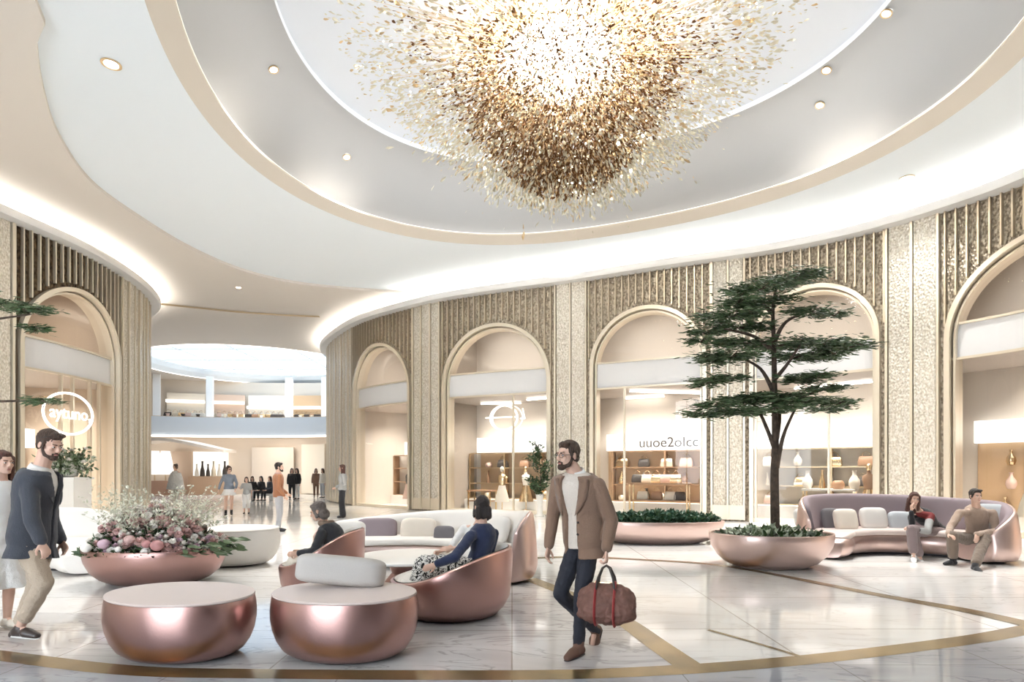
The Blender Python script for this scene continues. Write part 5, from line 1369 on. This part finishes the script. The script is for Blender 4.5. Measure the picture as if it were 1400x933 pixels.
w.trousers(C_NAVYJ, (.088, .064, .046), .0); w.top(C_CREAM, 'pullover', .010, hem=-.12, disp=.006); w.top(C_TAN, 'blazer', .040, hem=-.27, arm=(.068, .058, .046), gap=gap_open, flare=.012, disp=.006, collar=False)
w.lapels(C_TAN, .94, .40, .215, .155, .56, .32); w.collar(C_WHITE); w.cuffs(C_WHITE); w.shoes(C_SUEDE, M_SHADOWG, boot=.085)
for q in (-1, 1):
    m = MB(); m.tube([w.hp(.031*q+.024*math.cos(a), -.098+.012*abs(math.cos(a)) if False else -.098, .004+.018*math.sin(a)) for a in [2*PI*j/20 for j in range(20)]], .0022, 6, closed=True)
    m.cap(w.hp(.055*q, -.098, .010), w.hp(.080*q, .0, .010), .002, n=6)
    if q < 0: m.cap(w.hp(-.008, -.099, .008), w.hp(.008, -.099, .008), .002, n=6)
    m.build('glasses', M_DARK, w.root)
m = MB(); wr = w.J['wrL']; m.tube([wr+Vector((.030*math.cos(a), .026*math.sin(a), .012)) for a in [2*PI*j/16 for j in range(16)]], .006, 6, closed=True); m.build('wristwatch', M_BRASSG, w.root)
for t in (.30, .12):
    c, lat, fw, up_ = w.frame(t); m = MB(); m.ell(c+fw*.158+lat*.098, (.010, .010, .010), n=10, m=6); m.build('button', M_DARK, w.root)
# holdall
M_BAG = mat('brown_canvas', (.21, .10, .075), .7, noise_amt=.25, noise_scale=14, bump=.5, bump_scale=30); M_RED = mat('red_strap', (.38, .05, .05), .6)
hb = at(829, 822, 4.72); bg = empty('holdall', (hb.x, hb.y, hb.z-.16), -.30, 'brown canvas holdall with red straps hanging from the walking man\'s hand', 'bag')
m = MB(); rings = []
for x in (-.225, -.22, -.19, -.12, 0, .12, .19, .22, .225):
    k = 1-(abs(x)/.225)**3*.42; rings.append([Vector((x, .14*k*math.cos(a)*(1-.35*math.sin(a)), .14+.17*k*math.sin(a)-.05*(1-k))) for a in [2*PI*j/24 for j in range(24)]])
m.loft(rings); organic(m, 'bag_body', M_BAG, bg, .008, 3, .045)
for x in (-.075, .075):
    m = MB(); n = 28; m.tube([Vector((x, .148*math.cos(a)*(1-.35*math.sin(a)), .14+.176*math.sin(a))) for a in [2*PI*j/n for j in range(n)]], .013, 6, closed=True, k=.4); m.build('red_strap', M_RED, bg)
hz = .43+.02
for y in (-.035, .035):
    m = MB(); m.tube([(-.075, y*2.2, .26), (-.06, y*1.5, .35), (-.03, y*.6, .425), (0, y*.25, .445), (.03, y*.6, .425), (.06, y*1.5, .35), (.075, y*2.2, .26)], .009, 8); m.build('handle', M_DARK, bg)
m = MB(); m.box((0, 0, .307), (.20, .012, .01)); m.build('zip', M_BRASSG, bg)

# ---- the man in the slate blazer, left
a = Person('person', (at(40, 700, 5.3).x, 5.3), PI/2-.12, 'bearded man in slate blazer and khaki trousers standing at the left', 1.06, .009)
a.px(pelvis=(44, 735, 5.28), neck=(56, 640, 5.28), head=(68, 609, 5.26), shR=(40, 664, 5.12), shL=(66, 662, 5.46), elR=(44, 712, 5.02), wrR=(57, 742, 5.0), elL=(70, 712, 5.55), wrL=(84, 740, 5.5),
     hipR=(33, 742, 5.19), hipL=(54, 742, 5.38), knR=(60, 798, 5.16), anR=(27, 858, 5.2), knL=(50, 800, 5.40), anL=(24, 861, 5.5))
a.toe = {'L': Vector((.1, -1, -.02)), 'R': Vector((-.05, -1, -.05))}; a.look(-.1, .32); a.hd['R'] = (.15, -.35, -1); a.palm['R'] = Vector((.3, .9, 0)); a.curl['R'] = .7
a.hair(M_HAIRB, 'short'); a.body(); a.beard(M_HAIRB); a.trousers(C_KHAKI, (.098, .070, .056), .10, .022)
a.top(C_WHITE, 'shirt', .004, hem=-.05); a.top(C_SLATE, 'blazer', .040, hem=-.30, arm=(.070, .060, .048), gap=lambda t: .05+max(0, 1.0*(t-.5)), flare=.022, disp=.008, collar=False)
a.collar(C_WHITE); a.cuffs(C_WHITE); a.lapels(C_SLATE, .93, .5, .20, .15, .6, .2); a.shoes(C_LOAF, C_WHITEB)
m = MB(); m.tube([a.hp(.088*math.sin(t), -.055*math.cos(t)-.0, .062-.03*math.cos(t)*-1) for t in [-1.5+3*j/12 for j in range(13)]], .004, 6); m.build('sunglasses', M_DARK, a.root)

# ---- woman at the left edge
b = Person('person', (at(-4, 700, 5.7).x, 5.7), PI/2-.3, 'woman in white at the left edge beside the man in the slate blazer', .98, .010, fem=True)
b.px(head=(4, 634, 5.7)); b.set(neck=(0, .02, 1.44)); b.J['neck'] = b.J['head']+Vector((0, .02, -.165))
d_ = b.J['neck']-Vector((0, .01, 1.49*.98)); 
for q in ('shL', 'shR', 'elL', 'elR', 'wrL', 'wrR'): b.J[q] += d_
b.hair(M_HAIRA, 'long', .26); b.body(); b.skirt(C_WHITE, .95, .30); b.top(C_WHITE, 'blouse', .010, hem=-.08, arm=(.048, .045, .04), sleeve=.4); b.shoes(C_CREAMB)
m = MB(); hb = b.J['wrR']
m.ell(hb+Vector((0, 0, -.20)), (.10, .06, .12), n=16, m=10); bag = organic(m, 'shoulder_bag', cloth('steel_blue_leather', (.20, .24, .28)), None, .01, 2); bag.location = b.loc; bag.rotation_euler = (0, 0, b.rz)
tag(bag, 'steel blue shoulder bag of the woman at the left edge', 'bag')

# ---- seated people
def seated(P): return P
n_ = Person('person', (at(655, 700, 6.45).x, 6.45), -PI/2-.25, 'woman in a navy top and printed skirt in the large tub chair, seen from behind', .98, .010, fem=True)
n_.px(pelvis=(652, 777, 6.50), neck=(660, 716, 6.45), head=(659, 694, 6.43), shL=(644, 733, 6.28), shR=(675, 730, 6.60), elL=(622, 762, 6.05), wrL=(596, 772, 5.98), elR=(668, 762, 6.75), wrR=(640, 768, 6.75),
      hipL=(644, 778, 6.38), hipR=(652, 777, 6.60), knL=(578, 774, 6.20), knR=(582, 770, 6.45), anL=(566, 838, 6.2), anR=(570, 830, 6.45))
n_.J['chest'] = (n_.J['pelvis']+n_.J['neck'])/2+Vector((0, .05, 0)); n_.look(-1.05, .05)
n_.toe = {'L': Vector((0, -1, -.1)), 'R': Vector((0, -1, -.1))}
n_.hair(M_HAIRD, 'bob', .06); n_.body(); n_.top(C_NAVY, 'navy_top', .022, hem=-.10, arm=(.062, .056, .044), disp=.014)
m = MB(); J = n_.J
for q in 'LR': m.chain([J['hip'+q], J['kn'+q], J['kn'+q].lerp(J['an'+q], .5)], [.12, .10, .11])
m.cap((J['hipL']+J['hipR'])/2, (J['knL']+J['knR'])/2, .12, .10); m.cap(J['knL'], J['knR'], .09); organic(m, 'printed_skirt', C_PATT, n_.root, .011, 3, .05)
n_.shoes(C_LOAF)

v = Person('person', (at(640, 700, 7.5).x, 7.5), -.9, 'person in a white top sitting behind the woman in navy', .95, .012, fem=True)
v.px(pelvis=(640, 763, 7.75), neck=(652, 717, 7.55), head=(656, 700, 7.5), shL=(660, 725, 7.4), shR=(634, 723, 7.62), elL=(650, 748, 7.2), wrL=(618, 750, 7.1), elR=(617, 748, 7.4), wrR=(600, 755, 7.15), hipL=(648, 765, 7.6), hipR=(632, 764, 7.75), knL=(610, 762, 7.25), knR=(598, 760, 7.4), anL=(606, 800, 7.15), anR=(592, 796, 7.3))
v.hair(M_HAIRD, 'bob', .05); v.body(); v.top(C_WHITE, 'white_top', .015, hem=-.1, sleeve=.45); v.trousers(C_CREAMB, (.1, .075, .06)); v.shoes(C_CREAMB)
st = empty('stool', (v.root.location.x+.02, 7.72, 0), 0, 'low ivory stool under the person in the white top', 'stool'); m = MB(); m.lathe([(.26, 0), (.3, .05), (.31, .25), (.29, .36), (.2, .38), (.01, .38)], n=32); m.build('body', M_IVORY, st)

s_ = Person('person', (at(455, 700, 7.25).x, 7.25), -PI/2-.1, 'dark clothed woman with brown scarf seated in the smaller tub chair', .95, .011, fem=True, skin=M_SKIN2)
s_.px(pelvis=(456, 768, 7.3), neck=(446, 717, 7.25), head=(435, 700, 7.22), shL=(440, 730, 7.08), shR=(462, 728, 7.42), elL=(430, 755, 6.98), wrL=(408, 757, 6.95), elR=(452, 756, 7.5), wrR=(415, 755, 7.42), hipL=(448, 769, 7.2), hipR=(450, 768, 7.4),
      knL=(402, 767, 7.08), knR=(405, 764, 7.3), anL=(398, 806, 7.05), anR=(402, 800, 7.28))
s_.look(.1, .35); s_.J['chest'] = (s_.J['pelvis']+s_.J['neck'])/2+Vector((0, .09, 0)); s_.hair(cloth('taupe_headscarf', (.13, .105, .09)), 'scarf', disp=.02); s_.body()
s_.top(C_BLACK, 'dark_jacket', .035, hem=-.12, arm=(.068, .060, .048), disp=.02); s_.trousers(C_CREAMB, (.1, .085, .075)); s_.shoes(C_LOAF)
m = MB(); c = s_.J['neck']
for j in range(9): t = 2*PI*j/9; m.cap(c+Vector((.075*math.cos(t), .07*math.sin(t), .01)), c+Vector((.075*math.cos(t+.7), .07*math.sin(t+.7), .02)), .032)
organic(m, 'scarf', mat('brown_scarf', (.20, .14, .10), .9), s_.root, .011, 2, .02)

f_ = Person('person', (at(1272, 700, 10.75).x, 10.75), -.45, 'woman with auburn hair resting her cheek on her hand, right sofa', .98, .012, fem=True)
f_.px(pelvis=(1281, 726, 10.85), neck=(1257, 699, 10.5), head=(1250, 683, 10.42), shL=(1272, 706, 10.45), shR=(1246, 707, 10.6), elR=(1248, 729, 10.3), wrR=(1246, 699, 10.34), elL=(1268, 727, 10.25), wrL=(1248, 724, 10.22),
      hipL=(1287, 728, 10.75), hipR=(1272, 728, 10.85), knL=(1246, 724, 10.2), knR=(1248, 728, 10.3), anL=(1249, 760, 10.05), anR=(1258, 764, 10.2))
f_.J['chest'] = (f_.J['pelvis']+f_.J['neck'])/2+Vector((.0, .08, 0)); f_.look(.15, .1, .12); f_.hd['R'] = (0, .1, 1); f_.palm['R'] = Vector((.8, .4, 0)); f_.curl['R'] = .5; f_.toe = {'L': Vector((-.1, -1, -.35)), 'R': Vector((.1, -1, -.2))}
f_.hair(M_HAIRA, 'long', .18); f_.body(); 
m_col = mat('colour_block_knit', (.20, .03, .03), .85)
f_.top(C_BLACK, 'black_knit', .018, hem=-.10, arm=(.058, .050, .040), disp=.012)
m = MB(); J = f_.J; m.cap(J['neck']-Vector((0, 0, .05)), J['shL'], .062, .071); m.cap(J['shL'], J['shL'].lerp(J['elL'], .3), .071, .066); organic(m, 'red_yoke', m_col, f_.root, .011, 2, .01)
m = MB(); m.cap(J['shL'].lerp(J['elL'], .35), J['elL'], .067, .060); m.cap(J['elL'], J['elL'].lerp(J['wrL'], .5), .06, .052); organic(m, 'pale_sleeve_panel', C_LGREY, f_.root, .011, 2, .01)
f_.trousers(C_MAUVE, (.10, .082, .078), .10); f_.shoes(C_WHITEB, C_WHITEB)

g_ = Person('person', (at(1336, 700, 10.2).x, 10.2), -.12, 'dark haired man in a sand pullover and brown trousers on the right sofa', 1.0, .012)
g_.px(pelvis=(1337, 737, 10.30), neck=(1335, 693, 10.05), head=(1334, 679, 9.98), shL=(1357, 702, 10.05), shR=(1312, 702, 10.05), elL=(1362, 727, 9.95), wrL=(1335, 731, 9.55), elR=(1299, 722, 9.95), wrR=(1297, 731, 9.68),
      hipL=(1346, 739, 10.2), hipR=(1328, 739, 10.2), knL=(1346, 737, 9.60), knR=(1302, 733, 9.68), anL=(1333, 774, 9.22), anR=(1303, 766, 9.70))
g_.toe = {'L': Vector((-.1, -1, -.12)), 'R': Vector((-1, -.35, -.02))}; g_.look(.02, .04); g_.hd['L'] = (-.3, -.5, -.9); g_.palm['L'] = Vector((0, .8, -.3)); g_.palm['R'] = Vector((0, 0, -1)); g_.hd['R'] = (.2, -1, -.3)
g_.hair(M_HAIRD, 'short', disp=.02); g_.body(); g_.trousers(C_BROWN, (.105, .085, .075), .08, .02); g_.top(C_SAND, 'pullover', .024, hem=-.08, arm=(.070, .060, .046), disp=.02); g_.shoes(C_BLACK, boot=.07)
for q in 'LR': m = MB(); an = g_.J['an'+q]; kd = (g_.J['kn'+q]-an).normalized(); m.cap(an+kd*.07, an+kd*.13, .042, n=14); m.build('sock', C_WHITE, g_.root)
m = MB()
m.ell((0, 0, 0), (.17, .10, .15), n=18, m=10); bag = organic(m, 'leather_backpack', mat('dark_brown_leather', (.10, .06, .045), .5), None, .012, 2, .03); bag.location = at(1372, 726, 10.15); tag(bag, 'dark bag tucked beside the seated man in the sofa corner', 'bag')

# ---- people further back
r_ = Person('person', (at(381, 700, 15.0).x, 15.0), PI/2+.55, 'man in a rust pullover and grey trousers standing before the far opening', 1.0, .016)
r_.set(elL=(.24, -.02, 1.16), wrL=(.20, -.24, .98), elR=(-.26, .06, 1.15), wrR=(-.24, -.10, .93), knL=(.10, -.03, .50), anL=(.14, -.02, .09), anR=(-.12, .06, .09)); r_.look(-.3, 0)
r_.hair(M_HAIRD, 'short'); r_.body(); r_.beard(M_HAIRD); r_.trousers(C_GREY, (.095, .070, .06), .04); r_.top(C_RUST, 'pullover', .018, hem=-.10, arm=(.062, .054, .042)); r_.shoes(C_BLACK, C_WHITEB)
m = MB(); c = r_.J['neck']
for j in range(9): t = 2*PI*j/9; m.cap(c+Vector((.07*math.cos(t), .065*math.sin(t), .01)), c+Vector((.07*math.cos(t+.7), .065*math.sin(t+.7), .01)), .026)
organic(m, 'neck_scarf', mat('rose_scarf', (.55, .36, .32), .9), r_.root, .016, 2)

y_ = Person('person', (at(313, 700, 20.6).x, 20.6), .45, 'woman in a grey blue shirt and white skirt walking from the far opening', .98, .018, fem=True)
y_.set(knL=(.09, -.06, .50), anL=(.08, .03, .10), elR=(-.28, .05, 1.12), wrR=(-.33, -.05, .92), elL=(.26, .05, 1.14), wrL=(.22, -.12, .95)); y_.look(.5, .05)
y_.hair(M_HAIRB, 'bun'); y_.body(); y_.skirt(C_WHITE, .42, .27); y_.top(C_DENIM, 'shirt', .018, hem=-.02, arm=(.056, .05, .042), sleeve=.9); y_.shoes(C_BLACK, boot=.10)
m = MB(); m.cap(y_.hp(-.04, -.095, .006), y_.hp(.04, -.095, .006), .016); m.build('sunglasses', M_DARK, y_.root)

k_ = Person('person', (at(337, 700, 21.3).x, 21.3), .3, 'child in a grey top and white shorts beside the woman in the white skirt', .76, .018, fem=True)
k_.set(elR=(-.26, .0, 1.2), wrR=(-.38, -.05, 1.30)); k_.hair(M_HAIRB, 'bob', .08); k_.body(); k_.top(C_LGREY, 'shirt', .016, hem=-.05, sleeve=.45); k_.trousers(C_WHITE, (.11, .085, .08), .25); k_.shoes(C_BLACK)

q_ = Person('person', (at(468, 700, 19.6).x, 19.6), -PI/2+.25, 'woman in a grey top and black wide trousers by the corner pillar', 1.0, .018, fem=True)
q_.set(elR=(-.24, .03, 1.16), wrR=(-.23, -.22, 1.02), elL=(.26, .1, 1.14), wrL=(.12, -.02, 1.0)); q_.look(0, 0)
q_.hair(M_HAIRA, 'long', .16); q_.body(); q_.trousers(C_BLACK, (.105, .10, .11), .02); q_.top(C_LGREY, 'grey_top', .030, hem=-.06, arm=(.06, .058, .045)); q_.shoes(C_BLACK)

def far(px, d, rz, label, topm, lowm, hairm, fem=True, k=.97, style='long', seat=False, skirt=False):
    P = Person('person', (at(px, 700, d).x, d), rz, label, k, .028, fem=fem)
    if seat:
        for q in ('pelvis', 'neck', 'head', 'shL', 'shR', 'elL', 'elR', 'wrL', 'wrR', 'hipL', 'hipR'): P.J[q] = P.J[q]-Vector((0, 0, .44*k))
        P.J['knL'] = Vector((.10, -.42, .48))*k; P.J['knR'] = Vector((-.10, -.42, .48))*k; P.J['anL'] = Vector((.10, -.40, .09))*k; P.J['anR'] = Vector((-.10, -.44, .09))*k
        P.J['wrL'] = Vector((.12, -.30, .60))*k; P.J['wrR'] = Vector((-.12, -.30, .60))*k
    P.hair(hairm, style, .12); P.body()
    if skirt: P.skirt(lowm, .4, .25)
    else: P.trousers(lowm)
    P.top(topm, 'top', .03); P.shoes(C_BLACK); return P
far(399, 31.5, .4, 'dark haired woman all in black, far back right of the rust pullover', C_BLACK, C_BLACK, M_HAIRD)
far(406, 32.2, -.3, 'woman in black top and white trousers beside the one all in black', C_BLACK, C_WHITE, M_HAIRD)
far(432, 34.5, .3, 'brown clothed woman standing far back by the pale panel', cloth('cocoa_cloth', (.22, .12, .08)), cloth('cocoa_cloth', (.22, .12, .08)), M_HAIRA)
far(441, 34.0, -.5, 'beige clothed woman beside the brown clothed one far back', C_CREAMB, C_GREY, M_HAIRB)
benches = []
for j, (px, l, tm) in enumerate([(345, 'brown haired woman in black seated left on the far bench', C_BLACK), (357, 'black clothed person seated in the middle of the far bench', C_BLACK), (369, 'dark clothed woman seated on the right of the far bench', C_SLATE)]):
    far(px, 31.0, [.3, -.2, -.5][j], l, tm, C_BLACK if j else C_GREY, [M_HAIRB, M_HAIRD, M_HAIRA][j], seat=True)
bc = at(357.5, 700, 31.12); bn = empty('bench', (bc.x, 31.15, 0), 0, 'low white bench with three seated people far back', 'bench')
m = MB(); m.box((0, 0, .30), (1.5, .42, .08)); m.build('seat', M_SHOPWHITE, bn, smooth=0)
for x in (-.5, .5): m = MB(); m.box((x, 0, .13), (.08, .38, .26)); m.build('leg', M_SHOPWHITE, bn, smooth=0)
# figure in a white cape
c_ = Person('person', (at(240, 700, 26.5).x, 26.5), -.3, 'figure in a flowing white cape near the left pillar', 1.06, .02, fem=True, skin=M_SKIN2)
c_.hair(M_HAIRB, 'bun'); c_.body(); m = MB(); m.loft(c_.rings([(-.45, .42, .24), (-.1, .38, .22), (.4, .33, .2), (.8, .24, .15), (.95, .12, .1), (1.0, .08, .08)], wave=.2)); organic(m, 'cape', C_WHITE, c_.root, .02, 2, .04); c_.trousers(C_CREAMB); c_.shoes(C_CREAMB)
